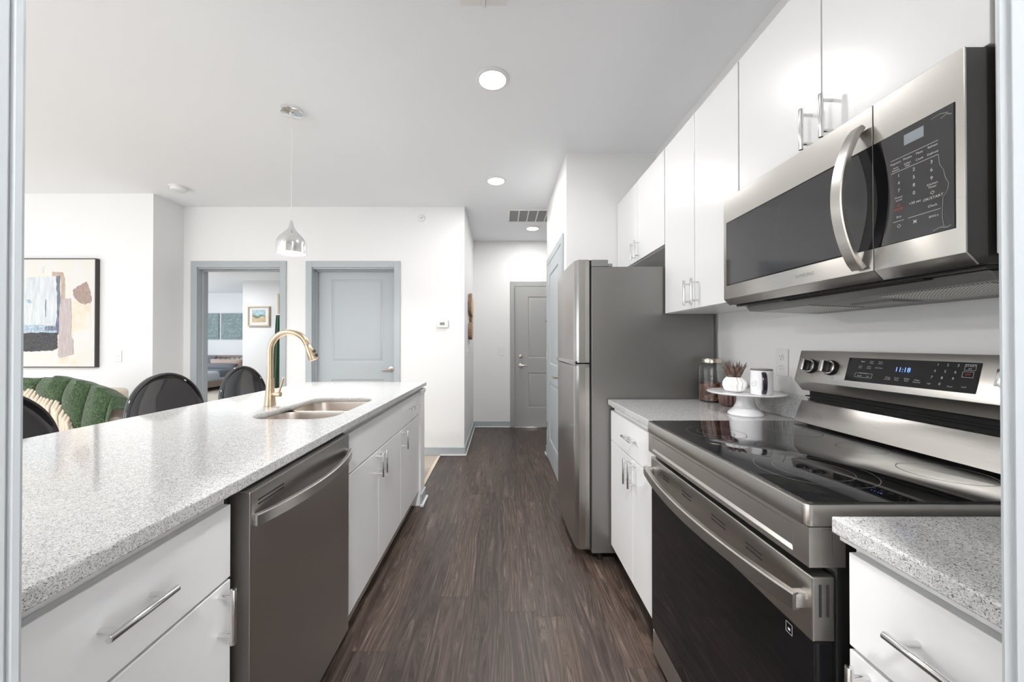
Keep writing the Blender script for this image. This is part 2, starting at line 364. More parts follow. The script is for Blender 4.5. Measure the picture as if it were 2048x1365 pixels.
# window wall of the living room (left) and the one behind, both with real openings
struct(B().box(-6.42, -6.3, -1.7, -.65, 0, H).box(-6.42, -6.3, 3.05, 3.84, 0, H).box(-6.42, -6.3, -.65, 3.05, 0, .35).box(-6.42, -6.3, -.65, 3.05, 2.45, H).out('wall_window', wallm, smooth=0))
struct(B().box(-6.42, -5.95, -1.7, -1.58, 0, H).box(-2.45, -1.62, -1.7, -1.58, 0, H).box(-5.95, -2.45, -1.7, -1.58, 0, .35).box(-5.95, -2.45, -1.7, -1.58, 2.45, H).out('wall_front', wallm, smooth=0))
def window(name, x0, x1, y0, y1, z0, z1):
    b = B(); t = .05
    if x1-x0 < .2:
        for k in range(5):
            y = y0+(y1-y0-t)*k/4; b.box(x0, x1, y, y+t, z0, z1)
        b.box(x0, x1, y0, y1, z0, z0+t).box(x0, x1, y0, y1, z1-t, z1).box(x0, x1, y0, y1, 1.35, 1.39)
    else:
        for k in range(5):
            x = x0+(x1-x0-t)*k/4; b.box(x, x+t, y0, y1, z0, z1)
        b.box(x0, x1, y0, y1, z0, z0+t).box(x0, x1, y0, y1, z1-t, z1).box(x0, x1, y0, y1, 1.35, 1.39)
    return struct(b.out(name, shoem, smooth=0))
window('window_1', -6.40, -6.34, -.65, 3.05, .35, 2.45)
window('window_2', -5.95, -2.45, -1.68, -1.62, .35, 2.45)
# the room the photograph is taken from, and its doorway
struct(B().box(-1.74, -1.62, -1.7, .36, 0, H).box(-1.62, -.505, .24, .36, 0, H).box(.523, XW+.24, .24, .36, 0, H).box(-.505, .523, .24, .36, 2.07, H).out('wall_near', wallm, smooth=0))
struct(B().box(-1.62, XW+.24, -1.7, -1.58, 0, H).box(XW+.12, XW+.24, -1.58, .24, 0, H).out('wall_rear', wallm, smooth=0))
b = B()
b.box(-.504, -.474, .225, .3595, 0, 2.05, .002).box(.492, .522, .225, .3595, 0, 2.05, .002).box(-.474, .492, .225, .3595, 2.03, 2.05)
b.box(-.55, -.4755, .3605, .374, 0, 2.12, .004).box(.4965, .565, .3605, .374, 0, 2.12, .004).box(-.4755, .4965, .3605, .374, 2.04, 2.12, .003)
struct(b.out('trim_2', trimm, smooth=0))
t = thing('utility_fill_light', 'added unseen round fill light in the room behind the viewpoint', 'ceiling light', (-.1, -.8, H-.05))  # added fixture and lamp: unseen fill for the near cabinet fronts
B().lathe([(0, H-.05), (.15, H-.045), (.2, H-.02), (.2, H-.0005), (0, H-.0005)], (-.1, -.8, 0), 40).out('shade', whitep, t)
area('utility_fill_lamp', (-.1, -.8, 2.66), (0, 0, 0), .35, .35, 108, (1, .985, .97), 'DISK')
t = thing('living_fill_light', 'added round fill light in the living room, out of view', 'ceiling light', (-3.2, .2, H-.05))  # fixture and lamp added out of view as ambient fill
B().lathe([(0, H-.05), (.15, H-.045), (.2, H-.02), (.2, H-.0005), (0, H-.0005)], (-3.2, .2, 0), 40).out('shade', whitep, t)
area('living_fill_lamp', (-3.2, .2, 2.66), (0, 0, 0), .35, .35, 60, (1, .99, .98), 'DISK')
# bedroom shell
struct(B().box(-10.0, -2.08, 11.1, 11.22, 0, H).out('wall_bedroom', wallm, smooth=0))
struct(B().box(-6.13, -2.2, 8.86, 8.98, 0, H).box(-2.2, -2.08, 4.22, 11.1, 0, H).box(-10.0, -3.59, 3.96, 4.08, 0, H).out('wall_bedroom_back', wallm, smooth=0))
struct(B().box(-10.1, -10.0, 3.96, 6.9, 0, H).box(-10.1, -10.0, 9.1, 11.22, 0, H).box(-10.1, -10.0, 6.9, 9.1, 0, .7).box(-10.1, -10.0, 6.9, 9.1, 2.3, H).out('wall_bedroom_left', wallm, smooth=0))

# ------------------------------------------------------------------ doors
def slab(bd, w, h, t, panels, M):
    """panelled slab, front face towards local -Y, from x 0..w, y 0..t"""
    q = B(); q.M = None
    q.box(0, w, .0105, t, 0, h)
    px0, px1 = panels[0][0], panels[0][1]
    q.box(0, px0, 0, .012, 0, h).box(px1, w, 0, .012, 0, h)
    zs = sorted([(p[2], p[3]) for p in panels]); last = 0
    for z0, z1 in zs: q.box(px0, px1, 0, .012, last, z0); last = z1
    q.box(px0, px1, 0, .012, last, h)
    for x0, x1, z0, z1 in panels:
        lv = [(0, 0), (.006, .002), (.014, .009), (.022, .0095), (.034, .004), (.044, .0035)]
        rings = [[(x0+d, y, z0+d), (x1-d, y, z0+d), (x1-d, y, z1-d), (x0+d, y, z1-d)] for d, y in lv]
        q.loft(rings, cap1=True)
    bmesh.ops.transform(q.bm, matrix=M, verts=q.bm.verts); return bd.add(q.bm)
def lever(parent, M, name='lever_handle', m=None):
    q = B(); q.cyl((0, 0, 0), (0, -.012, 0), .032, .03, 28, .003).cyl((0, -.012, 0), (0, -.048, 0), .012, n=16)
    q.tube([(0, -.05, 0), (-.03, -.054, .001), (-.07, -.052, -.001), (-.105, -.048, 0)], [.011, .010, .009, .008], 12)
    bmesh.ops.transform(q.bm, matrix=M, verts=q.bm.verts); return q.out(name, m or nickel, parent)
def casing(b, x0, x1, y, zt, w=.066, t=.016):
    b.box(x0-w, x0+.001, y-t, y-.0005, 0, zt+.07, .003).box(x1-.001, x1+w, y-t, y-.0005, 0, zt+.07, .003).box(x0, x1, y-t, y-.0005, zt, zt+.07, .003)
# the open bedroom doorway
b = B(); casing(b, D1[0]+.014, D1[1]-.014, YB, DT-.002)
b.box(D1[0], D1[0]+.018, YB+.0005, YB+.14, 0, DT).box(D1[1]-.018, D1[1], YB-.0005, YB+.14, 0, DT).box(D1[0], D1[1], YB-.0005, YB+.14, DT-.018, DT)
b.box(D1[0]+.018, D1[0]+.03, YB+.055, YB+.095, 0, DT-.018, .002).box(D1[1]-.03, D1[1]-.018, YB+.055, YB+.095, 0, DT-.018, .002).box(D1[0]+.018, D1[1]-.018, YB+.055, YB+.095, DT-.03, DT-.018, .002)
struct(b.out('door_1', trimm, smooth=0))
# the closed door
b = B(); casing(b, D2[0]+.014, D2[1]-.014, YB, DT-.002)
b.box(D2[0], D2[0]+.018, YB+.0005, YB+.14, 0, DT).box(D2[1]-.018, D2[1], YB-.0005, YB+.14, 0, DT).box(D2[0], D2[1], YB-.0005, YB+.14, DT-.018, DT)
b.box(D2[0]+.018, D2[0]+.03, YB+.06, YB+.098, 0, DT-.018, .002).box(D2[1]-.03, D2[1]-.018, YB+.06, YB+.098, 0, DT-.018, .002).box(D2[0]+.018, D2[1]-.018, YB+.06, YB+.098, DT-.03, DT-.018, .002)
d2 = struct(b.out('door_2', trimm, smooth=0))
w = D2[1]-D2[0]-.042
q = B(); slab(q, w, DT-.034, .036, [(.155, w-.135, 1.0, 1.935), (.155, w-.135, .21, .815)], Matrix.Translation((D2[0]+.021, YB+.1, .01)))
sl = q.out('door_slab', trimm, d2, smooth=30)
lever(sl, Matrix.Translation((D2[1]-.075, YB+.1, .935)))
# entry door
DE = (.20, 1.115); b = B(); casing(b, DE[0], DE[1], 5.44, DT)
b.box(DE[0], DE[0]+.006, 5.40, 5.4395, 0, DT-.002).box(DE[1]-.006, DE[1], 5.4, 5.4395, 0, DT-.002)
d3 = struct(b.out('door_3', entrym, smooth=0))
w = DE[1]-DE[0]-.016
q = B(); slab(q, w, DT-.028, .014, [(.182, w-.172, .985, 1.885), (.182, w-.172, .265, .78)], Matrix.Translation((DE[0]+.008, 5.425, .022)))
sl = q.out('door_slab', entrym, d3, smooth=30)
lever(sl, Matrix.Translation((DE[0]+.085, 5.425, .905)) @ Matrix.Scale(-1, 4, (1, 0, 0)))
B().cyl((DE[0]+.085, 5.425, 1.04), (DE[0]+.085, 5.405, 1.04), .03, .026, 28, .003).box(DE[0]+.081, DE[0]+.089, 5.39, 5.406, 1.025, 1.055, .002).out('deadbolt', nickel, sl)
B().cyl(((DE[0]+DE[1])/2, 5.426, 1.545), ((DE[0]+DE[1])/2, 5.42, 1.545), .009).out('peephole', darkmet, sl)
B().box(DE[0], DE[1], 5.39, 5.4395, .001, .02, .003).out('threshold', chrome, d3)
# pantry door on the side of the pantry block (faces -X)
PD = (3.105, 4.005)
MR = Matrix.Translation((.512, 0, 0)) @ Matrix.Rotation(-PI/2, 4, 'Z')       # local x -> -Y, local -Y -> -X
b = B(); casing(b, -PD[1], -PD[0], 0, DT); b.box(-PD[1], -PD[1]+.004, -.012, -.0005, 0, DT); bmesh.ops.transform(b.bm, matrix=MR, verts=b.bm.verts)
d4 = struct(b.out('door_4', trimm, smooth=0))
w = PD[1]-PD[0]-.012
q = B(); slab(q, w, DT-.016, .013, [(.15, w-.15, 1.0, 1.92), (.15, w-.15, .22, .82)], MR @ Matrix.Translation((-PD[1]+.006, -.0135, .012)))
sl = q.out('door_slab', trimm, d4, smooth=30)
for z in (1.80, 1.09, .34):
    B().cyl((.493, PD[1]+.004, z-.045), (.493, PD[1]+.004, z+.045), .006, n=12).out('hinge', nickel, d4)
lever(sl, MR @ Matrix.Translation((-PD[0]-.07, -.0135, .935)))

# baseboards with a light shoe moulding
def base(name, x0, x1, y0, y1, z1=.092, shoe=None):
    o = struct(B().box(x0, x1, y0, y1, .005, z1, .003).out(name, trimm, smooth=0))
    if shoe: B().box(*shoe, .001, .02, .006).out('shoe_moulding', shoem, o)
base('baseboard_back', D2[1]+.067, -.402, YB-.013, YB-.0005, shoe=(-.66, -.378, YB-.026, YB-.0135))
base('baseboard_hall', -.3995, -.387, YB-.013, 5.439, shoe=(-.3865, -.374, YB-.024, 5.439))
base('baseboard_entry', -.386, DE[0]-.067, 5.427, 5.4395, shoe=(-.372, DE[0]-.068, 5.414, 5.4265))
base('baseboard_pantry', .4985, .5115, 2.905, PD[0]-.068, shoe=(.486, .498, 2.893, PD[0]-.069))
base('baseboard_pantry_far', .4985, .5115, PD[1]+.068, 4.163, shoe=(.486, .498, PD[1]+.069, 4.175))
base('baseboard_middle', D1[1]+.067, D2[0]-.067, YB-.013, YB-.0005)
base('baseboard_living', -6.29, -3.457, 3.707, 3.7195)

# ------------------------------------------------------------------ cabinets
def pull(parent, x, y, z, along, s, Lh=.12):
    """bar pull; s = direction the front faces"""
    b = B(); off = s*.032
    if along == 'Z':
        b.cyl((x+off, y, z-Lh/2), (x+off, y, z+Lh/2), .006, n=16, bev=.001)
        for k in (-.042, .042): b.cyl((x, y, z+k), (x+off, y, z+k), .0045, n=12)
    else:
        b.cyl((x+off, y-Lh/2, z), (x+off, y+Lh/2, z), .006, n=16, bev=.001)
        for k in (-.042, .042): b.cyl((x, y+k, z), (x+off, y+k, z), .0045, n=12)
    return b.out('handle', chrome, parent)
def cabinet(label, cat, s, xf, xb, y0, y1, z0, z1, fronts, group=None, toe=None, name='kitchen_cabinet', open_top=False):
    xm = (xf+xb)/2
    t = thing(name, label, cat, (xm, (y0+y1)/2, 0 if toe else z0), group)
    xi = xf-s*.02
    b = B(); xq = xi-s*.001
    if open_top:
        b.box(min(xq, xq-s*.018), max(xq, xq-s*.018), y0, y1, z0, z1).box(min(xb, xb+s*.018), max(xb, xb+s*.018), y0, y1, z0, z1).box(min(xq, xb), max(xq, xb), y0, y0+.018, z0, z1).box(min(xq, xb), max(xq, xb), y1-.018, y1, z0, z1).box(min(xq, xb), max(xq, xb), y0, y1, z0, z0+.018)
    else: b.box(min(xq, xb), max(xq, xb), y0, y1, z0, z1)
    b.out('body', cabm, t, smooth=0)
    if toe:
        B().box(min(xi-s*toe, xb), max(xi-s*toe, xb), y0+.002, y1-.002, .001, z0-.0005).out('toe_kick', gapm, t, smooth=0)
    for f in fronts:
        kind, fy0, fy1, fz0, fz1 = f[:5]
        o = B().box(min(xf, xi), max(xf, xi), fy0, fy1, fz0, fz1, .0015, 2).out(kind, cabm, t, smooth=0)
        if len(f) > 5: pull(o, xf, f[5], f[6], f[7], s)
    return t
XF = .91
G1 = 'white upper cabinets on the kitchen wall'
cabinet('white upper cabinet directly above the stainless microwave', 'cabinet', -1, XF, XW-.002, .69, 1.424, 1.782, 2.31,
        [('door', .692, 1.054, 1.784, 2.308, 1.022, 1.851, 'Z'), ('door', 1.058, 1.422, 1.784, 2.308, 1.09, 1.851, 'Z')], G1, name='upper_cabinet')
cabinet('tall white upper cabinet between microwave and refrigerator', 'cabinet', -1, XF, XW-.002, 1.427, 2.071, 1.388, 2.31,
        [('door', 1.43, 1.752, 1.39, 2.308, 1.722, 1.466, 'Z'), ('door', 1.756, 2.069, 1.39, 2.308, 1.79, 1.466, 'Z')], G1, name='upper_cabinet')
cabinet('short white upper cabinet above the refrigerator', 'cabinet', -1, XF, XW-.002, 2.074, 2.915, 1.772, 2.31,
        [('door', 2.077, 2.49, 1.776, 2.308, 2.46, 1.848, 'Z'), ('door', 2.494, 2.912, 1.776, 2.308, 2.525, 1.848, 'Z')], G1, name='upper_cabinet')
cabinet('white upper cabinet half hidden behind the right door frame', 'cabinet', -1, XF, XW-.002, .385, .688, 1.388, 2.31,
        [('door', .388, .685, 1.39, 2.308, .635, 1.466, 'Z')], G1, name='upper_cabinet')
# right base cabinets
XR = .605
cabinet('white base cabinet between the refrigerator and the range', 'cabinet', -1, XR, XW-.002, 1.462, 2.06, .118, .872,
        [('drawer', 1.464, 2.058, .694, .857, 1.722, .785, 'Y'), ('door', 1.464, 1.716, .12, .69, 1.688, .628, 'Z'), ('door', 1.72, 2.058, .12, .69, 1.75, .628, 'Z')],
        'white base cabinets', toe=.06, name='base_cabinet')
cabinet('white base cabinet in the lower right corner, nearest the doorway', 'cabinet', -1, XR, XW-.002, .378, .660, .118, .872,
        [('drawer', .38, .652, .702, .862, .502, .788, 'Y'), ('door', .38, .652, .12, .695, .618, .632, 'Z')],
        'white base cabinets', toe=.06, name='base_cabinet')
# island cabinets (face +X)
XI = -.617; XIB = -1.2
cabinet('white island cabinet in the lower left corner, left of the dishwasher', 'cabinet', 1, XI, XIB, .378, .862, .118, .872,
        [('drawer', .38, .855, .694, .858, .619, .782, 'Y'), ('door', .38, .855, .12, .688, .82, .627, 'Z')], 'white island cabinets', toe=.06, name='island_cabinet')
cabinet('white sink cabinet with two doors, beside the dishwasher', 'cabinet', 1, XI, XIB, 1.495, 2.298, .118, .872,
        [('false_drawer', 1.497, 2.296, .694, .858), ('door', 1.497, 1.888, .12, .688, 1.855, .622, 'Z'), ('door', 1.892, 2.296, .12, .688, 1.917, .622, 'Z')], 'white island cabinets', toe=.06, name='island_cabinet', open_top=True)
cabinet('narrow white island cabinet at the far end, one drawer over one door', 'cabinet', 1, XI, XIB, 2.301, 2.815, .118, .872,
        [('drawer', 2.303, 2.812, .694, .858, 2.55, .785, 'Y'), ('door', 2.303, 2.812, .12, .688, 2.345, .622, 'Z')], 'white island cabinets', toe=.06, name='island_cabinet')
# island end wall
iw = struct(B().box(-1.3, -.605, 2.82, 2.955, 0, .872).out('wall_island', wallm, smooth=0))
struct(B().box(-1.32, -1.205, .37, 2.819, 0, .872).out('wall_island_back', wallm, smooth=0))
B().box(-1.2, -.597, 2.815, 2.962, .84, .8725, .003).out('cap_strip', shoem, iw, smooth=0)
B().box(-.6045, -.592, 2.80, 2.968, .02, .092, .003).box(-1.3, -.592, 2.9555, 2.968, .02, .092, .003).out('baseboard', trimm, iw, smooth=0)
B().box(-.6045, -.578, 2.79, 2.98, .001, .02, .004).box(-1.3, -.578, 2.9685, 2.98, .001, .02, .004).out('shoe_moulding', shoem, iw, smooth=0)

# ------------------------------------------------------------------ countertops
SX0, SX1, SY0, SY1 = -1.06, -.70, 1.525, 2.165
ct = tag(B().box(-1.552, -.598, .3755, 3.0, .886, .915, .003).out('countertop', gran, smooth=0), 'long speckled grey granite countertop of the island with the sink', 'countertop')
c_ = B().prism(rrect(SX0, SX1, SY0, SY1, .10), 'Z', .85, .95).out('cutter', gran); cut(ct, c_)
B().box(-1.2, -.622, .38, 2.99, .8735, .8855).out('support_strip', shoem, ct, smooth=0)
c2 = B().prism(rrect(SX0-.025, SX1+.01, SY0-.03, SY1+.03, .10), 'Z', .85, .95).out('cutter', gran)
cut(ct.children[0], c2)
t = thing('countertop', 'short granite countertop with low backsplash between range and refrigerator', 'countertop', (.9, 1.76, .886), 'granite counters along the kitchen wall')
B().box(.592, XW-.002, 1.4555, 2.072, .886, .915, .003).out('slab', gran, t, smooth=0)
B().box(XW-.022, XW-.002, 1.4555, 2.072, .9155, 1.012, .003).out('backsplash', gran, t, smooth=0)
B().box(.612, XW-.002, 1.458, 2.07, .8735, .8855).out('support_strip', shoem, t, smooth=0)
t = thing('countertop', 'granite countertop in the right foreground beside the door frame', 'countertop', (.9, .52, .886), 'granite counters along the kitchen wall')
B().box(.592, XW-.002, .376, .672, .886, .915, .003).out('slab', gran, t, smooth=0)
B().box(XW-.022, XW-.002, .376, .672, .9155, 1.012, .003).out('backsplash', gran, t, smooth=0)
B().box(.606, XW-.002, .378, .67, .8735, .8855).out('support_strip', shoem, t, smooth=0)

# ------------------------------------------------------------------ sink and faucet
t = thing('kitchen_sink', 'double bowl stainless undermount sink set in the island', 'sink', (-.88, 1.84, .69))
def bowl(y0, y1):
    rings = []
    for d, z, r in ((-.012, .8845, .075), (0, .8845, .07), (.002, .874, .068), (.006, .74, .062), (.018, .705, .05), (.04, .694, .04), (.12, .690, .02)):
        rings.append([(x, y, z) for x, y in rrect(SX0-.008+d, SX1+.008-d, y0+d, y1-d, max(.08-d*.5, .02))])
    o = B().loft(rings, cap1=True).out('bowl', bowlm, t, smooth=50, solid=.0012)
    B().cyl((-.88, (y0+y1)/2, .6912), (-.88, (y0+y1)/2, .6935), .04, .036, 28).out('drain', chrome, o)
bowl(1.52, 1.845); bowl(1.872, 2.17)
fx, fy = -1.149, 1.86
t = thing('kitchen_faucet', 'tall champagne gooseneck faucet standing behind the island sink', 'faucet', (fx, fy, .9155))
B().lathe([(0, .9155), (.027, .9155), (.0265, .925), (.022, .965), (.0185, 1.01), (.0165, 1.05), (0, 1.05)], (fx, fy, 0)).out('body', brass, t)
R_ = .095; zc = 1.187
pts = [(fx, fy, 1.048), (fx, fy, 1.12)]+[(fx+R_-R_*math.cos(a), fy, zc+R_*math.sin(a)) for a in [math.radians(k) for k in range(0, 162, 7)]]
B().tube(pts, .0145, 18, up=(0, 1, 0)).out('neck', brass, t)
e = Vector(pts[-1]); d = (Vector(pts[-1])-Vector(pts[-2])).normalized()
hd = B().cyl(e-d*.002, e+d*.002, .0138, n=20).cyl(e+d*.003, e+d*.082, .0150, .0210, 24, .001).out('spray_head', brass, t)
sd = Vector((d.z, 0, -d.x)); sd = sd if sd.x > 0 else -sd
B().cyl(e+d*.042+sd*.013, e+d*.042+sd*.0245, .0085, n=14).cyl(e+d*.064+sd*.015, e+d*.064+sd*.0265, .0085, n=14).out('spray_button', blackp, hd)
lv = B().cyl((fx+.012, fy-.004, .972), (fx+.06, fy-.012, .972), .0115, n=18, bev=.001).cyl((fx+.05, fy-.01, .98), (fx+.074, fy-.012, 1.055), .0055, .0045, 12).out('lever', brass, t)

# ------------------------------------------------------------------ dishwasher
t = thing('dishwasher', 'dark stainless dishwasher with bowed bar handle built into the island', 'dishwasher', (-.9, 1.187, .01))
B().box(-1.19, -.655, .872, 1.488, .02, .87).out('tub', darkmet, t, smooth=0)
B().box(-.69, -.65, .88, 1.482, .001, .098).out('toe_panel', blackp, t, smooth=0)
dd = B().box(-.653, -.600, .897, 1.478, .10, .868, .003).out('door', steelD, t, smooth=0)
for z in (.836, .826): B().box(-.5999, -.5992, .925, 1.035, z, z+.0035).out('vent_slot', gapm, dd, smooth=0)
ar = [(-.592+.045*math.sin(PI*k/20)**.8, .905+(1.47-.905)*k/20, .797) for k in range(21)]
B().tube(ar, 1, sq=(.007, .015), up=(0, 0, 1)).box(-.6, -.586, .903, .916, .783, .811, .002).box(-.6, -.586, 1.459, 1.472, .783, .811, .002).out('handle', steelL, dd, smooth=40)

# ------------------------------------------------------------------ refrigerator
FY0, FY1 = 2.085, 2.775
t = thing('refrigerator', 'stainless top-freezer refrigerator between the counter and the pantry wall', 'refrigerator', (.84, 2.43, 0))
B().box(.505, 1.19, FY0, FY1, .055, 1.654, .004).out('body', steelS, t, smooth=0)
B().box(.505, .60, FY0+.002, FY0+.06, 1.655, 1.694, .004).box(.60, .625, FY0+.002, FY0+.05, 1.655, 1.672, .004).out('hinge_cover', greym, t, smooth=0)
for x in (.56, 1.12):
    for y in (FY0+.05, FY1-.05): B().cyl((x, y, .001), (x, y, .056), .018, n=14).out('foot', blackp, t)
B().box(.493, .506, FY0+.004, FY1-.004, .07, 1.69).out('door_gasket', gapm, t, smooth=0)
def fdoor(name, z0, z1):
    n = 20; P = [(.493, FY0+.001)]
    for k in range(n+1):
        s_ = k/n; y = FY0+(FY1-FY0)*s_; e_ = min(s_, 1-s_); x = .420+.030*max(0, 1-e_/.03)**2*0.5-.012*math.sin(PI*s_)
        P.append((x, y))
    P.append((.493, FY1-.001))
    return B().prism(P, 'Z', z0, z1, 0).out(name, steelF, t, smooth=25)
fd = fdoor('freezer_door', 1.116, 1.693)
md = fdoor('main_door', .078, 1.098)
B().prism([(.424, FY0+.0), (.424, FY1-.0), (.492, FY1), (.492, FY0)], 'Z', 1.0985, 1.108).out('handle_recess', greym, md, smooth=0)
B().tube([(.416, FY0+.02, 1.112), (.404, (FY0+FY1)/2, 1.118), (.416, FY1-.02, 1.112)], 1, sq=(.004, .012), up=(0, 0, 1)).out('handle_lip', chrome, fd)
B().box(.470, .4932, FY0-.0008, FY0+.0, .09, 1.09).box(.470, .4932, FY0-.0008, FY0, 1.122, 1.685).out('edge_strip', steelL, md, smooth=0)

# ------------------------------------------------------------------ range
RY0, RY1 = .695, 1.4505
t = thing('electric_range', 'stainless electric range with black glass cooktop and rear controls', 'stove', (.87, 1.07, .0))
B().box(.625, 1.195, RY0+.004, RY1-.004, .03, .868, .002).out('body', blackp, t, smooth=0)
for x in (.66, 1.15):
    for y in (RY0+.05, RY1-.05): B().cyl((x, y, .001), (x, y, .031), .016, n=12).out('foot', blackp, t)
# cooktop rim (upper fascia band) with soft front corners
P = rrect(.566, 1.15, RY0, RY1, .012, 4)
rm = B().prism(P, 'Z', .884, .9245, .0015).out('cooktop_rim', steelL, t, smooth=30)
gl = B().prism(rrect(.578, 1.128, RY0+.007, RY1-.007, .01, 4), 'Z', .9248, .9268, .0008).out('glass_cooktop', cookm, t, smooth=30)
for x, y, r in ((.735, .885, .115), (.735, .885, .076), (.72, 1.255, .088), (.72, 1.255, .055), (1.02, .86, .078), (1.0, 1.28, .078), (1.03, 1.07, .055)):
    B().lathe([(r-.0007, 0), (r+.0007, 0)], (x, y, .92695), 72).out('burner_ring', ringm, gl, smooth=0)
# control fascia under the rim with a long recessed panel
fa = B().box(.5765, .64, RY0+.001, RY1-.001, .808, .8825)
fa.box(.572, .5765, RY0+.001, RY1-.001, .8735, .8825).box(.572, .5765, RY0+.001, RY1-.001, .808, .819).box(.572, .5765, RY0+.001, .735, .8185, .874).box(.572, .5765, 1.415, RY1-.001, .8185, .874)
fa.loft([[(x, y0, z0), (x, y1, z0), (x, y1, z1), (x, y0, z1)] for x, y0, y1, z0, z1 in ((.5722, .734, 1.416, .8185, .8742), (.5764, .742, 1.408, .8265, .868))], cap1=True)
fa = fa.out('fascia', steelL, t, smooth=20)
b = B(); M_ = dict(o=(.606, RY0+.001, .846), ux=(1, 0, 0), uy=(0, 0, 1))
b.mark([(-.009, -.032), (.009, -.032), (.009, .032), (-.009, .032), (-.009, -.032)], **M_, w=.0008); b.out('end_panel_outline', darkprint, fa, smooth=0)
# oven door
dr = B().box(.58, .622, RY0+.003, RY1-.003, .668, .789, .003)
dr = dr.out('oven_door', steelL, t, smooth=0)
B().box(.5815, .618, RY0+.004, RY1-.004, .135, .6675, .002).out('door_glass', blackg, dr, smooth=0)
for y, l in ((1.317, .045), (1.171, .06), (1.0, .065), (.86, .055)):
    for dz in (0, .011): B().box(.5794, .5802, y-l/2, y+l/2, .741+dz, .745+dz).out('vent_slot', gapm, dr, smooth=0)
for x in (.594, .608): B().box(x-.0025, x+.0025, RY0+.0024, RY0+.0032, .715, .775).out('vent_slot', gapm, dr, smooth=0)
ar = [(.556-.038*math.sin(PI*k/24)**.85, RY0+.012+(RY1-RY0-.024)*k/24, .738) for k in range(25)]
B().tube(ar, 1, sq=(.008, .0165), up=(0, 0, 1)).box(.552, .581, RY0+.012, RY0+.032, .724, .752, .003).box(.552, .581, RY1-.032, RY1-.012, .724, .752, .003).out('handle', steelL, dr, smooth=40)
b = B(); o_ = (.5813, .755, .648); ux, uy = (0, -1, 0), (0, 0, 1)
b.mark([(-.010, -.008), (.006, -.008), (.006, .012), (-.010, .012), (-.010, -.008)], o_, ux, uy, w=.001); b.mark([(-.005, 0), (.001, 0)], o_, ux, uy, w=.005)
b.out('icon_print', printm, dr, smooth=0)
B().box(.585, .622, RY0+.004, RY1-.004, .035, .126, .003).out('storage_drawer', steelL, t, smooth=0)
# backguard
bg = B().prism([(1.132, .9275), (1.205, .9275), (1.205, 1.005), (1.165, 1.005)], 'Y', RY0+.002, RY1-.002, .001).out('lower_splash', steelL, t, smooth=20)
B().box(1.19, 1.205, RY0+.01, RY1-.01, 1.0055, 1.0445).box(1.172, 1.19, RY0+.01, RY1-.01, 1.022, 1.026).out('vent_gap', gapm, t, smooth=0)
TOP = (1.166, 1.197); BOT = (1.138, 1.083)
pn = B().prism([BOT, (1.168, 1.045), (1.205, 1.045), (1.205, 1.197), TOP], 'Y', RY0, RY1, .001).out('control_panel', steelL, t, smooth=20)
fuv = Vector((TOP[0]-BOT[0], 0, TOP[1]-BOT[1])).normalized()         # up the panel
fnn = Vector((-fuv.z, 0, fuv.x))                                   # outward
def onp(y, z, off=0.0):
    k = (z-BOT[1])/(TOP[1]-BOT[1]); return Vector((BOT[0]+(TOP[0]-BOT[0])*k, y, z))+fnn*off
dsp = B(); ga = [onp(.90, 1.102, .0002), onp(1.243, 1.102, .0002), onp(1.243, 1.177, .0002), onp(.90, 1.177, .0002)]
gb = [p+fnn*.0012 for p in ga]; dsp.loft([[tuple(p) for p in ga], [tuple(p) for p in gb]], cap1=True); dsp = dsp.out('display_glass', blackg, pn, smooth=0)
b = B(); uy = tuple(fuv); ux = (0, -1, 0)
def pt_(y, z): return onp(y, z, .0016)
for txt, y, z, sz in (('Bake', 1.193, 1.166, .0065), ('Broil\nHi/Lo', 1.165, 1.165, .0055), ('Keep\nWarm', 1.138, 1.165, .0055), ('Conv\nBake', 1.198, 1.149, .0055), ('Conv\nRoast', 1.170, 1.149, .0055), ('Self Clean', 1.140, 1.149, .0055),
        ('Burner Status', 1.183, 1.130, .0048), ('On/Off', 1.195, 1.121, .005), ('Lock', 1.168, 1.121, .005),
        ('Timer\nOn/Off', 1.108, 1.121, .0058), ('Cook\nTime', 1.083, 1.121, .0058), ('Delay\nStart', 1.056, 1.121, .0058), ('Oven\nControl', 1.030, 1.120, .0058),
        ('1', .989, 1.168, .010), ('2', .967, 1.168, .010), ('3', .945, 1.168, .010), ('4', .993, 1.151, .010), ('5', .970, 1.151, .010), ('6', .948, 1.151, .010),
        ('7', .997, 1.134, .010), ('8', .974, 1.134, .010), ('9', .950, 1.134, .010), ('0', .976, 1.118, .010), ('Light', 1.0, 1.117, .005), ('Clock', .953, 1.114, .005), ('START', .920, 1.168, .007), ('SET', .920, 1.161, .005), ('Lock', .924, 1.116, .005)):
    b.text(txt, sz, pt_(y, z), ux, uy)
for y0, y1, z0, z1 in ((1.21, 1.155, 1.116, 1.129), (.931, .909, 1.158, 1.173), (.933, .911, 1.140, 1.154)):
    b.mark([(-y0, z0-1.14), (-y1, z0-1.14), (-y1, z1-1.14), (-y0, z1-1.14), (-y0, z0-1.14)], onp(0, 1.14, .0016), (0, -1, 0), uy, w=.0008)
b.out('panel_lettering', printm, dsp, smooth=0)
b = B()
for txt, y, z, sz in (('OFF', .922, 1.147, .0065),): b.text(txt, sz, pt_(y, z), ux, uy)
b.out('off_lettering', redprint, dsp, smooth=0)
B().text('11:18', .019, pt_(1.072, 1.148), ux, uy).out('clock_digits', blued, dsp, smooth=0)
b = B()
for y in (1.386, 1.303, .835, .755):
    for k in range(-4, 5):
        a = k*.42+PI; p = onp(y, 1.139, 0)
        b.mark([(math.sin(a)*.030, math.cos(a)*.030), (math.sin(a)*.032, math.cos(a)*.032)], p+fnn*.0005, (0, -1, 0), uy, w=.0012)
    b.text('LO', .006, onp(y-.012, 1.105, .0005), ux, uy)
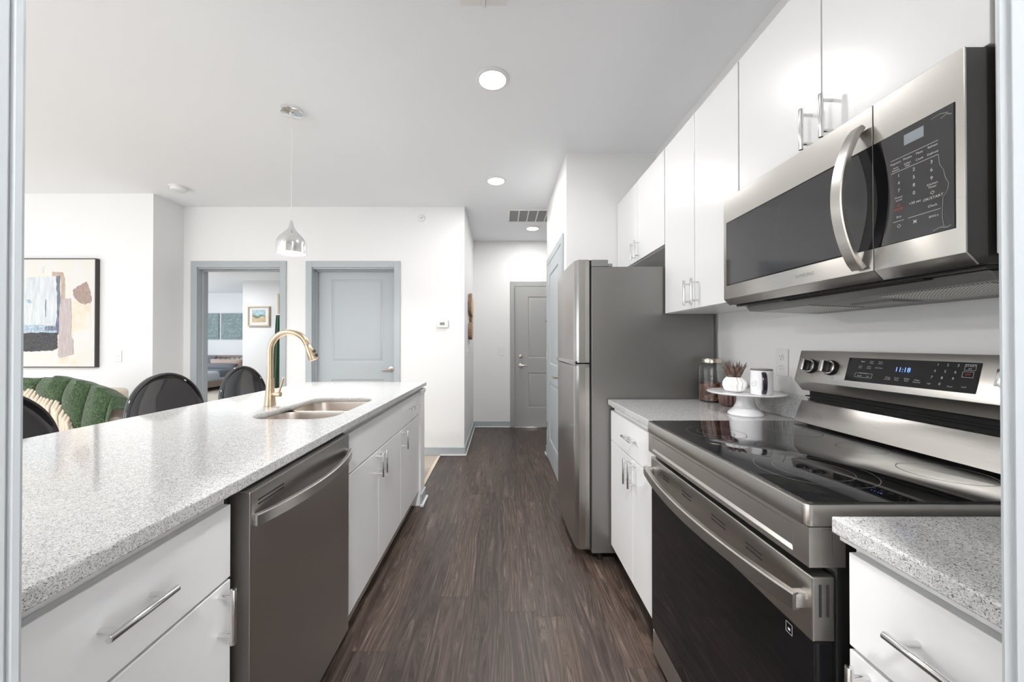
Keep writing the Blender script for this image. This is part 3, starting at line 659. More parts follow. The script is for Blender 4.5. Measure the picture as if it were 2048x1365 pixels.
b.out('dial_marks', darkprint, pn, smooth=0)
for y in (1.386, 1.303, .835, .755):
    c0 = onp(y, 1.139, 0); k = B().cyl(c0+fnn*.0005, c0+fnn*.011, .0275, .0255, 40, .002).out('knob', blackp, pn)
    B().cyl(c0+fnn*.0112, c0+fnn*.0135, .0240, .0235, 40, .0008).out('knob_face', chrome, k)
    Mx = Matrix(((0, uy[0], fnn.x, 0), (-1, 0, 0, 0), (0, uy[2], fnn.z, 0), (0, 0, 0, 1)))
    q = B(); q.box(-.0075, .0075, -.0195, .0195, .0, .022, .003); bmesh.ops.transform(q.bm, matrix=Matrix.Translation(c0+fnn*.0137) @ Mx, verts=q.bm.verts); q.out('grip', blackp, k)
    q = B(); q.box(-.0078, .0078, -.0198, .0198, .0, .003, .001); bmesh.ops.transform(q.bm, matrix=Matrix.Translation(c0+fnn*.0358) @ Mx, verts=q.bm.verts); q.out('grip_cap', chrome, k)
    if y > 1: continue
    q = B(); q.box(-.0006, .0006, .008, .0190, .0, .0006); bmesh.ops.transform(q.bm, matrix=Matrix.Translation(c0+fnn*.0389) @ Mx, verts=q.bm.verts); q.out('pointer', redprint, k)

# ------------------------------------------------------------------ microwave
MY0, MY1, MS = .690, 1.440, .861; MX = .860
t = thing('microwave', 'stainless over-the-range microwave under the white upper cabinets', 'microwave', (1.03, 1.065, 1.34))
B().box(.902, XW-.003, MY0+.002, MY1-.002, 1.372, 1.779, .002).out('case', darkmet, t, smooth=0)
def face(y0, y1): return [(MX, 1.777), (MX+.004, 1.777), (MX+.004, 1.3945), (.886, 1.3725), (.882, 1.3705), (MX, 1.393)], 'Y', y0, y1, .001
dr = B().prism(*face(MS+.001, MY1)).out('door', steelL, t, smooth=20)
cp = B().prism(*face(MY0, MS-.001)).out('control_panel', steelL, t, smooth=20)
for y0, y1, pr_ in ((MS+.002, MY1-.001, dr), (MY0+.001, MS-.002, cp)):
    B().prism([(MX+.0042, 1.776), (.901, 1.776), (.901, 1.373), (.8865, 1.373), (MX+.0042, 1.395)], 'Y', y0, y1).out('inner_shell', darkmet, pr_, smooth=0)
B().box(MX-.0009, MX+.0005, MS+.0015, 1.4215, 1.443, 1.683).out('glass_border', blackg, dr, smooth=0)
wp = [(y, z) for y, z in ((1.417, 1.447), (1.417, 1.679), (.895, 1.679))]+[(.895-.022*math.sin(PI*k/12), 1.679-.232*k/12) for k in range(1, 12)]+[(.895, 1.447)]
B().prism(wp, 'X', MX-.0014, MX-.0007).out('window', mwg, dr, smooth=0)
B().box(MX-.0009, MX+.0005, .7045, MS-.0015, 1.443, 1.683).out('panel_glass', blackg, cp, smooth=0)
gp = [(.706, 1.4445), (.706, 1.6815)]+[(.842-.016*math.sin(PI*k/12), 1.6815-.237*k/12) for k in range(0, 13)]
B().prism(gp, 'X', MX-.0013, MX-.0008).out('key_field', mwg, cp, smooth=0)
ar = []
for k in range(25):
    s_ = k/24; ar.append((MX-.008-.050*math.sin(PI*s_)**.75, .888, 1.402+(1.735-1.402)*s_))
B().tube(ar, 1, sq=(.015, .0065), up=(1, 0, 0)).out('handle', steelL, dr, smooth=40)
B().text('SAMSUNG', .0145, (MX-.0002, 1.057, 1.418), (0, -1, 0), (0, 0, 1)).out('logo', greym, dr, smooth=0)
b = B(); ux, uy = (0, -1, 0), (0, 0, 1); GX = MX-.0013
cA, cB, cC, cD = .806, .7795, .760, .742
for txt, y, z, sz in (('Popcorn', .810, 1.6165, .0062), ('Potato', .7865, 1.617, .0062), ('Pizza', .764, 1.617, .0062), ('Reheat', .7405, 1.618, .0062),
        ('Auto\nReheat', .810, 1.604, .0052), ('Soften\nMelt', .7865, 1.6035, .0052), ('Cook', .764, 1.604, .0062), ('Defrost', .7405, 1.604, .0062),
        ('1', .804, 1.587, .0098), ('2', .7745, 1.587, .0098), ('3', .7427, 1.587, .0098), ('4', .804, 1.571, .0098), ('5', .7745, 1.571, .0098), ('6', .7427, 1.571, .0098),
        ('7', .804, 1.5545, .0098), ('8', .7745, 1.5545, .0098), ('9', .7427, 1.5545, .0098), ('0', .7745, 1.538, .0098),
        ('Power\nLevel', .804, 1.537, .006), ('+30 sec', .773, 1.518, .0072), ('Kitchen\nTimer', .7415, 1.540, .006), ('OK/START', .7405, 1.515, .0075), ('Clock', .7415, 1.4995, .0068), ('Eco', .804, 1.498, .0068), ('Hi/Lo', .738, 1.478, .006)):
    b.text(txt, sz, (GX, y, z), ux, uy)
for y0, y1, z in ((.820, .731, 1.6245), (.820, .731, 1.5965), (.816, .794, 1.489), (.786, .728, 1.489)): b.mark([(-y0, 0), (-y1, 0)], (GX, 0, z), ux, uy, w=.0008)
for y, z, r in ((.7415, 1.5255, .0035), (.804, 1.478, .0038), (.746, 1.478, .002)):
    b.mark([(0, -r), (r, 0), (0, r), (-r, 0), (0, -r)], (GX, y, z), ux, uy, w=.0007)
b.mark([(-.003, -.003), (.003, .003)], (GX, .773, 1.478), ux, uy, w=.0016); b.mark([(-.003, .003), (.003, -.003)], (GX, .773, 1.478), ux, uy, w=.0016)
b.out('panel_lettering', printm, cp, smooth=0)
b = B(); b.text('STOP', .007, (GX, .804, 1.514), ux, uy); b.mark([(0, -.003), (.003, 0), (0, .003), (-.003, 0), (0, -.003)], (GX, .804, 1.5225), ux, uy, w=.0007)
b.out('stop_lettering', redprint, cp, smooth=0)
B().box(MX-.0018, MX-.0012, .756, .793, 1.646, 1.668).out('display', lcd, cp, smooth=0)
# edge of the loosening protective film on the key field
b = B(); b.tube([(MX-.0018, y, z) for y, z in ((.7305, 1.596), (.7285, 1.575), (.722, 1.562), (.7195, 1.546), (.714, 1.533), (.716, 1.520), (.7235, 1.508), (.7245, 1.47), (.722, 1.452))], .0005, 5)
b.tube([(MX-.0018, y, z) for y, z in ((.740, 1.448), (.728, 1.452), (.718, 1.449), (.710, 1.451))], .0011, 5).tube([(MX-.0018, y, z) for y, z in ((.742, 1.672), (.728, 1.674), (.714, 1.669))], .0009, 5).tube([(MX-.0018, y, z) for y, z in ((.726, 1.664), (.716, 1.667), (.709, 1.663))], .0010, 5)
b.out('protective_film_edge', greym, cp)
# underside
B().box(.905, XW-.004, MY0+.006, MY1-.006, 1.3655, 1.3715).out('bottom_plate', blackp, t, smooth=0)
un = B().prism([(.930, 1.365), (.945, 1.346), (XW-.006, 1.336), (XW-.006, 1.365)], 'Y', MY0+.02, MY1-.02, .002).out('vent_pan', mat('grey_hood_metal', (.22, .22, .22), .4, .5), t, smooth=20)
filt = mat('filter_mesh', (.45, .44, .38), .35, .9)
fw = N(filt, 'ShaderNodeTexChecker'); fw.inputs['Scale'].default_value = 260; L(filt, coords(filt), fw.inputs[0])
L(filt, ramp(filt, fw.outputs['Fac'], [(.4, (.62, .61, .54)), (.6, (.10, .10, .09))]), bs(filt).inputs['Base Color'])
for y0, y1 in ((.735, .96), (1.17, 1.39)):
    B().prism([(.965, 1.3435), (.965, 1.3455), (1.14, 1.3410), (1.14, 1.3370)], 'Y', y0, y1).out('grease_filter', filt, un, smooth=0)
B().box(1.05, 1.13, 1.0, 1.12, 1.3365, 1.342, .0008).out('lamp_cover', greym, un, smooth=0)
B().box(.905, .928, .80, 1.20, 1.361, 1.3652, .002).out('front_vent', gapm, un, smooth=0)

# ------------------------------------------------------------------ things on the right counter
zt = .9155
jx, jy = 1.12, 1.985
t = thing('glass_jar', 'glass jar half full of red-brown beans with a metal lid', 'jar', (jx, jy, zt))
B().lathe([(0, zt), (.056, zt), (.062, zt+.006), (.062, zt+.175), (.056, zt+.195), (.048, zt+.202), (.048, zt+.207), (.045, zt+.207), (.045, zt+.200), (.053, zt+.192), (.058, zt+.173), (.058, zt+.01), (0, zt+.008)], (jx, jy, 0), 48).out('glass', glass, t)
B().lathe([(0, zt+.0085), (.0575, zt+.0105), (.0575, zt+.098), (.04, zt+.103), (0, zt+.100)], (jx, jy, 0), 40).out('beans', beanm, t)['kind'] = 'stuff'
B().lathe([(0, zt+.2075), (.051, zt+.2075), (.051, zt+.226), (.049, zt+.229), (0, zt+.229)], (jx, jy, 0), 40).out('lid', nickel, t)
rx, ry = 1.135, 1.843
t = thing('ribbed_jar', 'ribbed dark brown jar with taupe rim behind the cake stand', 'jar', (rx, ry, zt))
B().lathe([(0, zt), (.036, zt), (.050, zt+.012), (.054, zt+.04), (.053, zt+.07), (.045, zt+.085), (0, zt+.085)], (rx, ry, 0), 144, fn=lambda a, r, h: 1+.06*math.cos(a*18)).out('pot', ribm, t, smooth=60)
B().lathe([(.043, zt+.0855), (.046, zt+.0855), (.046, zt+.118), (.043, zt+.118), (.043, zt+.0855)], (rx, ry, 0), 40).lathe([(0, zt+.117), (.043, zt+.1175)], (rx, ry, 0), 40).out('rim', taupe, t)
kx, ky = 1.06, 1.622; PZ = 1.008
t = tag(B().lathe([(0, zt), (.066, zt), (.068, zt+.004), (.066, zt+.010), (.060, zt+.016), (.055, zt+.022), (.046, zt+.030), (.038, zt+.045), (.034, zt+.060), (.033, zt+.078), (.036, zt+.087), (.10, zt+.089), (.145, zt+.094), (.149, zt+.098), (.146, zt+.100), (.10, PZ+.004), (0, PZ+.003)], (kx, ky, 0), 72).out('cake_stand', whitecer, smooth=40),
        'white ceramic cake stand on the counter beside the range', 'cake stand')
px, py, pz = 1.028, 1.645, PZ+.0048
t = thing('potted_succulent', 'small spiky burgundy succulent in a white faceted pot on the cake stand', 'plant', (px, py, pz))
rings = []; nn = 28
for i, (r, h) in enumerate(((.026, 0), (.036, .006), (.044, .026), (.0425, .042), (.034, .058), (.030, .064))):
    rings.append([(px+r*(1+(.08 if (k % 2) else -.08)*(1 if 0 < i < 5 else 0))*math.cos(2*PI*(k+(i % 2)*.5)/nn), py+r*(1+(.08 if (k % 2) else -.08)*(1 if 0 < i < 5 else 0))*math.sin(2*PI*(k+(i % 2)*.5)/nn), pz+h) for k in range(nn)])
rings.append([(px+.026*math.cos(2*PI*k/nn), py+.026*math.sin(2*PI*k/nn), pz+.062) for k in range(nn)])
B().loft(rings, cap0=True, cap1=True).out('pot', mattewhite, t, smooth=12)
for i in range(17):
    a = i*2.4+.3; tilt = .06+.66*(i/17)**.8; l = random.uniform(.078, .098)*(1-.15*tilt)
    d = Vector((math.cos(a)*math.sin(tilt), math.sin(a)*math.sin(tilt), math.cos(tilt)))
    p0 = Vector((px+.010*math.cos(a), py+.010*math.sin(a), pz+.058)); pts = []; cv_ = random.uniform(-.012, .022)
    for k in range(7): s_ = k/6; pts.append(p0+d*l*s_+Vector((d.x, d.y, 0))*cv_*(s_*s_)+Vector((0, 0, -.006*s_**3)))
    B().tube(pts, [.005, .0085, .0085, .0068, .0045, .002, .0003], 6).out('leaf', succ, t)
mx_, my_ = 1.082, 1.552
t = thing('travel_mug', 'white lidded mug with a dark handle on the cake stand', 'mug', (mx_, my_, pz))
B().lathe([(0, pz), (.037, pz), (.0395, pz+.004), (.040, pz+.06), (.0405, pz+.100), (.038, pz+.100), (.038, pz+.094), (0, pz+.092)], (mx_, my_, 0), 48).out('cup', whitecer, t)
B().lathe([(0, pz+.1005), (.0385, pz+.1005), (.0395, pz+.103), (.038, pz+.107), (.02, pz+.109), (0, pz+.109)], (mx_, my_, 0), 40).out('lid', mat('smoked_lid', (.18, .16, .15), .15, spec=.6), t)
a0 = math.atan2(-my_, -mx_)+.18
rad = Vector((math.cos(a0), math.sin(a0), 0)); hp = []
for k in range(13):
    th = -PI/2+PI*k/12; hp.append(Vector((mx_, my_, pz+.050))+rad*(.0395+.024*math.cos(th))+Vector((0, 0, .038*math.sin(th))))
B().tube(hp, 1, sq=(.008, .0075), up=tuple(rad)).out('handle', mat('glossy_dark_handle', (.02, .018, .025), .2), t, smooth=40)
tq = Vector((-rad.y, rad.x, 0))
b = B(); lp = [Vector((mx_, my_, pz+.045))+Vector((math.cos(a0-.95+s*.30), math.sin(a0-.95+s*.30), 0))*.0404+Vector((0, 0, c)) for s, c in [(math.cos(k*.5)*(.4+.05*k), math.sin(k*.5)*(.003+.0007*k)) for k in range(16)]]
b.tube(lp, .0005, 5).out('emblem', greym, t)

# ------------------------------------------------------------------ wall plates
def plate(label, c, n, kind='outlet'):
    """n: outward direction '-X', '-Y' or '+X'"""
    t = thing('wall_plate', label, 'outlet' if kind == 'outlet' else 'switch', c)
    Mx = {'-Y': Matrix.Identity(4), '-X': Matrix.Rotation(-PI/2, 4, 'Z'), '+X': Matrix.Rotation(PI/2, 4, 'Z')}[n]
    Mx = Matrix.Translation(c) @ Mx
    b = B(); b.box(-.036, .036, -.006, -.0005, -.058, .058, .0025); b.M = Mx; b.out('plate', whitep, t, smooth=0)
    if kind == 'outlet':
        for z in (-.021, .021):
            b = B(); b.cyl((0, -.0055, z), (0, -.0078, z), .0155, n=24); b.M = Mx; r = b.out('receptacle', whitep, t)
            e = B()
            for x in (-.006, .006): e.box(x-.001, x+.001, -.0081, -.0077, z+.001, z+.008)
            e.cyl((0, -.0077, z-.007), (0, -.0081, z-.007), .0022, n=10); e.M = Mx; e.out('slots', darkprint, r, smooth=0)
    elif kind == 'switch':
        b = B(); b.box(-.005, .005, -.014, -.005, -.008, .010, .001); b.M = Mx; b.out('toggle', whitep, t)
    else:
        b = B(); b.cyl((0, -.0055, 0), (0, -.012, 0), .008, n=16); b.M = Mx; b.out('jack', chrome, t)
plate('white duplex outlet on the kitchen wall behind the cake stand', (XW, 1.612, 1.143), '-X')
plate('white jack plate on the wall right of the abstract painting', (-3.81, 3.72, 1.095), '-Y', 'jack')
plate('white light switch beside the grey entry door', (.015, 5.44, 1.108), '-Y', 'switch')
plate('white light switch on the hallway wall below the wood slices', (-.40, 4.40, 1.135), '+X', 'switch')
t = thing('thermostat', 'small white thermostat with grey display on the back wall', 'thermostat', (-.634, 4.0795, 1.40))
B().box(-.692, -.576, 4.055, 4.0795, 1.395, 1.478, .005).out('case', whitep, t, smooth=0)
B().box(-.664, -.612, 4.0542, 4.0552, 1.422, 1.452).out('display', mat('lcd_green_grey', (.22, .25, .2), .3), t, smooth=0)
t = thing('fire_sprinkler', 'white sidewall fire sprinkler high on the back wall', 'sprinkler', (-.868, 4.0795, 2.57))
B().cyl((-.868, 4.0795, 2.596), (-.868, 4.07, 2.596), .04, .036, 28, .002).out('escutcheon', whitep, t)
B().cyl((-.868, 4.07, 2.596), (-.868, 4.035, 2.596), .01, n=12).box(-.885, -.851, 4.03, 4.034, 2.589, 2.603, .001).out('head', whitep, t)

# ------------------------------------------------------------------ ceiling fixtures
def downlight(label, x, y, pw):
    t = thing('recessed_light', label, 'ceiling light', (x, y, H-.012), 'round recessed lights in the ceiling')
    B().lathe([(.076, H-.0115), (.082, H-.012), (.093, H-.006), (.094, H-.0005), (.074, H-.0005), (.074, H-.009), (.076, H-.0115)], (x, y, 0), 48).out('trim_ring', whitep, t)
    B().lathe([(0, H-.0125), (.05, H-.0115), (.0735, H-.0085), (.0735, H-.0015), (0, H-.0015)], (x, y, 0), 48).out('lens', lampm, t)
    l = area('recessed_lamp', (x, y, H-.016), (0, 0, 0), .14, .14, pw, (1, .985, .965), 'DISK'); return t
downlight('largest round recessed light, nearest in the ceiling over the aisle', -.048, 2.10, 11)
downlight('round recessed light over the far end of the kitchen aisle', -.046, 3.415, 11)
downlight('small round recessed light by the ceiling grille in the hallway', .41, 4.834, 9.8)
downlight('round recessed light just out of view above the dishwasher', -.05, .79, 3.8)
t = thing('ceiling_grille', 'white framed return air grille in the hallway ceiling', 'vent', (.42, 4.36, H-.012))
b = B()
for x0, x1, y0, y1 in ((.078, .76, 4.15, 4.175), (.078, .76, 4.555, 4.58), (.078, .10, 4.175, 4.555), (.738, .76, 4.175, 4.555)): b.box(x0, x1, y0, y1, H-.010, H-.0005, .001)
for k in range(1, 6): b.box(.10+k*.1063-.006, .10+k*.1063+.006, 4.175, 4.555, H-.010, H-.0005)
b.out('frame', whitep, t, smooth=0)
b = B()
for k in range(26): b.box(.10, .738, 4.176+k*.0146, 4.182+k*.0146, H-.008, H-.001)
b.out('louvres', mat('louvre_grey', (.36, .36, .36), .6), t, smooth=0)
B().box(.10, .738, 4.175, 4.555, H-.001, H-.0002).out('filter', gapm, t, smooth=0)
t = thing('ceiling_register', 'white two-part ceiling register cut by the top of the frame', 'vent', (-.08, 1.52, H-.01))
B().box(-.178, -.085, 1.40, 1.638, H-.007, H-.0005, .002).box(-.068, .022, 1.40, 1.638, H-.007, H-.0005, .002).out('flap', whitep, t, smooth=0)
B().box(-.084, -.069, 1.39, 1.645, H-.012, H-.0005, .002).out('centre_bar', whitep, t, smooth=0)
t = thing('smoke_detector', 'round white smoke detector on the living room ceiling', 'smoke detector', (-3.08, 3.56, H-.045))
B().lathe([(0, H-.045), (.035, H-.045), (.058, H-.038), (.066, H-.022), (.066, H-.012), (.074, H-.011), (.075, H-.0005), (0, H-.0005)], (-3.08, 3.56, 0), 48).out('case', whitep, t)
B().cyl((-3.065, 3.54, H-.0455), (-3.065, 3.54, H-.0475), .008, n=16).out('test_button', shoem, t)
# pendant
qx, qy = -1.341, 2.386
t = thing('pendant_light', 'chrome teardrop pendant lamp hanging above the island', 'pendant lamp', (qx, qy, 1.798))
B().lathe([(0, H-.022), (.060, H-.022), (.0665, H-.018), (.068, H-.0005), (0, H-.0005)], (qx, qy, 0), 48).lathe([(0, H-.05), (.008, H-.05), (.011, H-.035), (.014, H-.022)], (qx, qy, 0), 20).out('canopy', pchrome, t)
B().cyl((qx, qy, 2.0), (qx, qy, H-.05), .0018, n=8).out('cord', wirem, t)
B().lathe([(.004, 2.012), (.008, 2.008), (.010, 1.995), (.014, 1.975), (.026, 1.950), (.050, 1.925), (.070, 1.903), (.083, 1.88), (.088, 1.855), (.0885, 1.800), (.0865, 1.798), (.0845, 1.800), (.084, 1.856), (.078, 1.878), (.05, 1.915), (.02, 1.94)], (qx, qy, 0), 56).out('shade', pchrome, t)
B().lathe([(0, 1.802), (.083, 1.803), (.083, 1.807), (0, 1.807)], (qx, qy, 0), 40).out('lens', frost, t)
area('pendant_lamp', (qx, qy, 1.7995), (0, 0, 0),   .15, .15, 26, (1, .97, .92), 'DISK')

# ------------------------------------------------------------------ art
def put(x, y, Y): return ((x-1002)*Y/747, 1.225-(y-687)*Y/747)      # photo measurement -> place on a wall at distance Y
t = thing('abstract_painting', 'large abstract painting in a dark frame on the left wall', 'painting', (-4.53, 3.70, .985))
B().box(-5.07, -3.998, 3.680, 3.7195, .986, .994).box(-5.07, -3.998, 3.680, 3.7195, 2.056, 2.064).box(-4.006, -3.998, 3.680, 3.7195, .994, 2.056).box(-5.07, -5.062, 3.680, 3.7195, .994, 2.056).out('frame', framem, t, smooth=0)
B().box(-5.061, -4.007, 3.684, 3.712, .995, 2.055).out('canvas', canv, t, smooth=0)
def rag(pts, amp=.006, n=7, seed=1):
    rnd = random.Random(seed); out = []
    for (a, b), (c, d) in zip(pts, pts[1:]+pts[:1]):
        for k in range(n):
            s = k/n; out.append((a+(c-a)*s+(rnd.uniform(-amp, amp) if k else 0), b+(d-b)*s+(rnd.uniform(-amp, amp) if k else 0)))
    return out
def stroke(pix, m, lay, seed, amp=.006, n=7):
    pts = [put(40+x/5.935, 510+y/5.935, 3.683) for x, y in pix]
    B().prism(rag(pts, amp, n, seed), 'Y', 3.6838-.0006*lay, 3.6842-.0004*lay).out('brush_stroke', m, t, smooth=0)
pcream = paint('cream_wash', (.74, .65, .50), (.76, .73, .67), (1, 1, 1), 12); ptan = paint('tan_paint', (.40, .30, .23), (.62, .50, .40)); pblack = paint('charcoal_paint', (.035, .036, .04), (.10, .10, .105), (1, 1, 1), 60)
pblue = paint('blue_paint', (.20, .33, .45), (.62, .70, .76), (1, 1, .6), 90); pnavy = paint('navy_paint', (.06, .075, .13), (.30, .33, .40)); ppink = paint('blush_paint', (.47, .40, .39), (.58, .52, .51)); pmauve = paint('mauve_paint', (.30, .215, .19), (.48, .37, .33), (1, 1, .2), 120)
pgrey = paint('pale_blue_wash', (.55, .61, .65), (.74, .76, .77), (1, 1, .15), 40)
stroke([(500, 560), (830, 540), (840, 860), (640, 900), (560, 1290), (470, 1290)], pcream, 1, 1, .006)
stroke([(-300, 280), (420, 250), (440, 830), (-300, 830)], pgrey, 1, 2, .006)
stroke([(370, 200), (500, 205), (525, 290), (530, 520), (480, 540), (470, 270), (375, 250)], ptan, 2, 3)
stroke([(425, 250), (470, 250), (472, 880), (450, 950), (425, 880), (440, 600)], pnavy, 3, 4)
stroke([(-300, 840), (420, 830), (430, 925), (-300, 925)], pblue, 2, 5, .008)
stroke([(295, 860), (330, 845), (420, 850), (425, 900), (300, 905)], pnavy, 3, 6, .004)
stroke([(-300, 930), (445, 922), (445, 1110), (380, 1140), (20, 1150), (-300, 1150)], pblack, 4, 7, .005, 12)
stroke([(480, 545), (540, 520), (600, 520), (608, 700), (605, 980), (632, 1010), (634, 1180), (470, 1225), (452, 1190), (460, 950), (465, 700)], ppink, 5, 8, .003)
stroke([(620, 425), (680, 370), (790, 318), (830, 430), (850, 540), (830, 570), (760, 590), (690, 560), (640, 500)], pmauve, 2, 9, .005)
stroke([(75, 530), (110, 530), (140, 560), (120, 575), (80, 565)], pblue, 3, 10, .003)
stroke([(300, 530), (308, 530), (306, 640), (304, 735), (296, 730), (297, 600)], pnavy, 3, 11, .002, 3)
stroke([(255, 150), (280, 135), (275, 210), (255, 205)], pgrey, 3, 12, .003)
# bedroom pictures
def teal_canvas(x0, x1, label):
    t = thing('teal_canvas', label, 'painting', ((x0+x1)/2, 11.08, 1.34), 'teal canvases above the bed')
    B().box(x0, x1, 11.062, 11.0995, 1.343, 2.113, .002).out('canvas', teal, t, smooth=0)
    y = 11.0615; m = (x0+x1)/2; w = (x1-x0)
    for a, c, e, f in ((-.18, -.02, .05, .13), (-.18, -.18, -.10, .13), (-.02, -.02, -.02, .13), (.10, .10, -.02, .13), (.10, .16, .13, .13), (.16, .16, -.02, .13), (-.10, .14, -.07, -.07), (-.05, .10, -.10, -.10), (.0, .15, -.2, -.2)):
        B().tube([(m+a*w/.42, y, 1.74+1.5*e), (m+c*w/.42, y, 1.74+1.5*(f if a == c else e))], .004, 4).out('line_drawing', pgrey, t, smooth=0)
teal_canvas(-8.295, -7.655, 'teal canvas with pale sketch, right one above the bed')
teal_canvas(-9.01, -8.37, 'teal canvas with pale sketch, left one cut by the door jamb')
t = thing('landscape_print', 'framed hill landscape print seen through the bedroom doorway', 'picture', (-5.74, 8.84, 1.62))
x0, z1 = put(495.4, 613, 8.83); x1, z0 = put(539.0, 653, 8.83)
b = B()
for q in ((x0, x0+.03, z0, z1), (x1-.03, x1, z0, z1), (x0+.03, x1-.03, z0, z0+.03), (x0+.03, x1-.03, z1-.03, z1)): b.box(q[0], q[1], 8.81, 8.8595, q[2], q[3], .002)
b.out('frame', goldw, t, smooth=0); B().box(x0+.03, x1-.03, 8.835, 8.8595, z0+.03, z1-.03).out('mat_board', whitep, t, smooth=0)
a0_, a1_, c0_, c1_ = x0+.10, x1-.10, z0+.10, z1-.08
B().box(a0_, a1_, 8.833, 8.8345, c0_, c1_).out('painted_sky', paint('sky_paint', (.25, .42, .48), (.55, .66, .68), (1, 1, 3), 9), t, smooth=0)
B().prism([(a0_, c0_)]+[(a0_+(a1_-a0_)*k/12, c0_+.16+.02*math.sin(k*.9)) for k in range(13)]+[(a1_, c0_)], 'Y', 8.831, 8.8328).out('painted_hills', paint('hill_paint', (.10, .16, .10), (.30, .34, .22), (1, 1, 1), 12), t, smooth=0)
B().prism([(a0_, c0_)]+[(a0_+(a1_-a0_)*k/12, c0_+.11+.03*math.sin(k*.6+2)) for k in range(13)]+[(a1_, c0_)], 'Y', 8.829, 8.8308).out('painted_field', paint('field_paint', (.50, .36, .20), (.66, .52, .36), (1, 1, 1), 12), t, smooth=0)
t = thing('wood_slice_art', 'wall art of overlapping bark-edged wood slices in the hallway', 'wall art', (-.38, 4.6, 1.27))
for y, z, r, x, th in ((4.63, 1.70, .135, -.358, .038), (4.86, 1.67, .13, -.368, .028), (4.76, 1.475, .085, -.362, .034), (4.62, 1.375, .105, -.355, .042), (4.90, 1.40, .09, -.37, .026)):
    f = lambda a, r_, h, s=y*9: 1+.05*math.sin(3*a+s)+.03*math.sin(7*a+s*2)
    o = B().lathe([(0, -th), (r*.97, -th), (r*1.01, -th*.7), (r, -th*.3), (r*.98, 0), (0, 0)], (x, y, z), 44, 'X', fn=f).out('wood_slice', barkm, t)
    B().lathe([(0, 0), (r*.93, 0), (0, .0008)], (x+.0006, y, z), 44, 'X', fn=f).out('cut_face', cutwood, o)

# ------------------------------------------------------------------ island stools
def stool():
    t = thing('island_stool', 'glossy charcoal round-back stool at the island, nearest the sink faucet', 'stool', (-1.78, 2.18, 0), 'round-back stools along the island')
    R = .255; bx, by, bz = -1.955, 2.18, .797
    pr = [(0, -.030), (R*.5, -.026), (R*.85, -.012), (R*.97, .002), (R, .010), (R, .026), (R*.985, .031), (R*.955, .029), (R*.935, .018), (R*.85, .006), (R*.5, -.010), (0, -.014)]
    q = B(); q.lathe(pr, (0, 0, 0), 72, 'X'); bmesh.ops.transform(q.bm, matrix=Matrix.Translation((bx, by, bz)) @ Matrix.Rotation(math.radians(-6), 4, 'Y'), verts=q.bm.verts)
    q.out('backrest', stoolm, t, smooth=50)
    q = B(); q.lathe([(0, .60), (.17, .60), (.20, .612), (.205, .628), (.195, .640), (.12, .636), (0, .632)], (-1.775, by, 0), 56); q.out('seat', stoolm, t, smooth=50)
    for sx_ in (-1, 1):
        for sy_ in (-1, 1):
            B().cyl((-1.775+sx_*.13, by+sy_*.13, .603), (-1.775+sx_*.19, by+sy_*.18, .006), .014, .010, 16).out('leg', stoolm, t)
    k = .16
    B().tube([(-1.775-k-.006, by-k+.006, .22), (-1.775+k+.006, by-k+.006, .22), (-1.775+k+.006, by+k-.006, .22), (-1.775-k-.006, by+k-.006, .22), (-1.775-k-.006, by-k+.006, .22)], .008, 10).out('footrest', stoolm, t)
    return t
s0 = stool()
dup(s0, (-1.78, 2.83, 0), 'glossy charcoal round-back stool at the island, farthest, before the doorway')
dup(s0, (-1.78, 1.385, 0), 'glossy charcoal round-back stool at the island, cut off at the left edge')

# ------------------------------------------------------------------ armchair with throw
t = thing('armchair', 'beige upholstered armchair under the green throw at the left wall', 'armchair', (-3.5, 3.3, .005))
B().box(-3.93, -3.085, 2.98, 3.12, .12, .86, .04, 4).out('backrest', beigef, t, smooth=60)
B().box(-3.80, -3.22, 3.14, 3.60, .30, .46, .04, 4).out('seat', beigef, t, smooth=60)
for x in (-3.93, -3.205): B().box(x, x+.12, 3.10, 3.64, .12, .62, .03, 4).out('armrest', beigef, t, smooth=60)
for x in (-3.88, -3.14):
    for y in (3.03, 3.58): B().cyl((x, y, .005), (x, y, .125), .02, .025, 12).out('leg', woodh, t)
Yt = 2.93
t = thing('throw_blanket', 'plush green throw blanket with cream tassels draped over the armchair', 'blanket', (-3.45, 2.96, .55))
top = [put(x, y, Yt) for x, y in ((30, 760), (60, 757), (95, 757), (130, 753), (150, 760), (172, 762), (190, 772), (212, 776), (230, 795), (240, 817))]
bot = [put(x, y, Yt) for x, y in ((30, 768), (55, 776), (85, 788), (112, 800), (136, 812), (158, 836), (172, 885), (200, 905), (222, 900), (238, 872))]
def cr(P, u):
    f = u*(len(P)-1); i = min(int(f), len(P)-2); s = f-i; a, b = P[i], P[i+1]; s = s*s*(3-2*s)*.4+s*.6
    return (a[0]+(b[0]-a[0])*s, a[1]+(b[1]-a[1])*s)
def thr(u, v_):
    if v_ < .25:                        # part folded over the top of the backrest
        k = v_/.25; x, z = cr(top, u); fold = abs(math.sin(u*PI*4.5)); 
        return (x, Yt+.19-.20*k-.02*fold, z-.10*(1-k)**2-.012*fold*(1-k))
    k = (v_-.25)/.75; a, b = cr(top, u), cr(bot, u)
    fold = abs(math.sin(u*PI*4.5+k*.3))**.7
    return (a[0]+(b[0]-a[0])*k, Yt-.012-.045*fold-.02*math.sin(k*PI), a[1]+(b[1]-a[1])*k+.006*math.sin(u*60))
B().grid(thr, 150, 40).out('cloth', greenf, t, smooth=180, solid=.012)
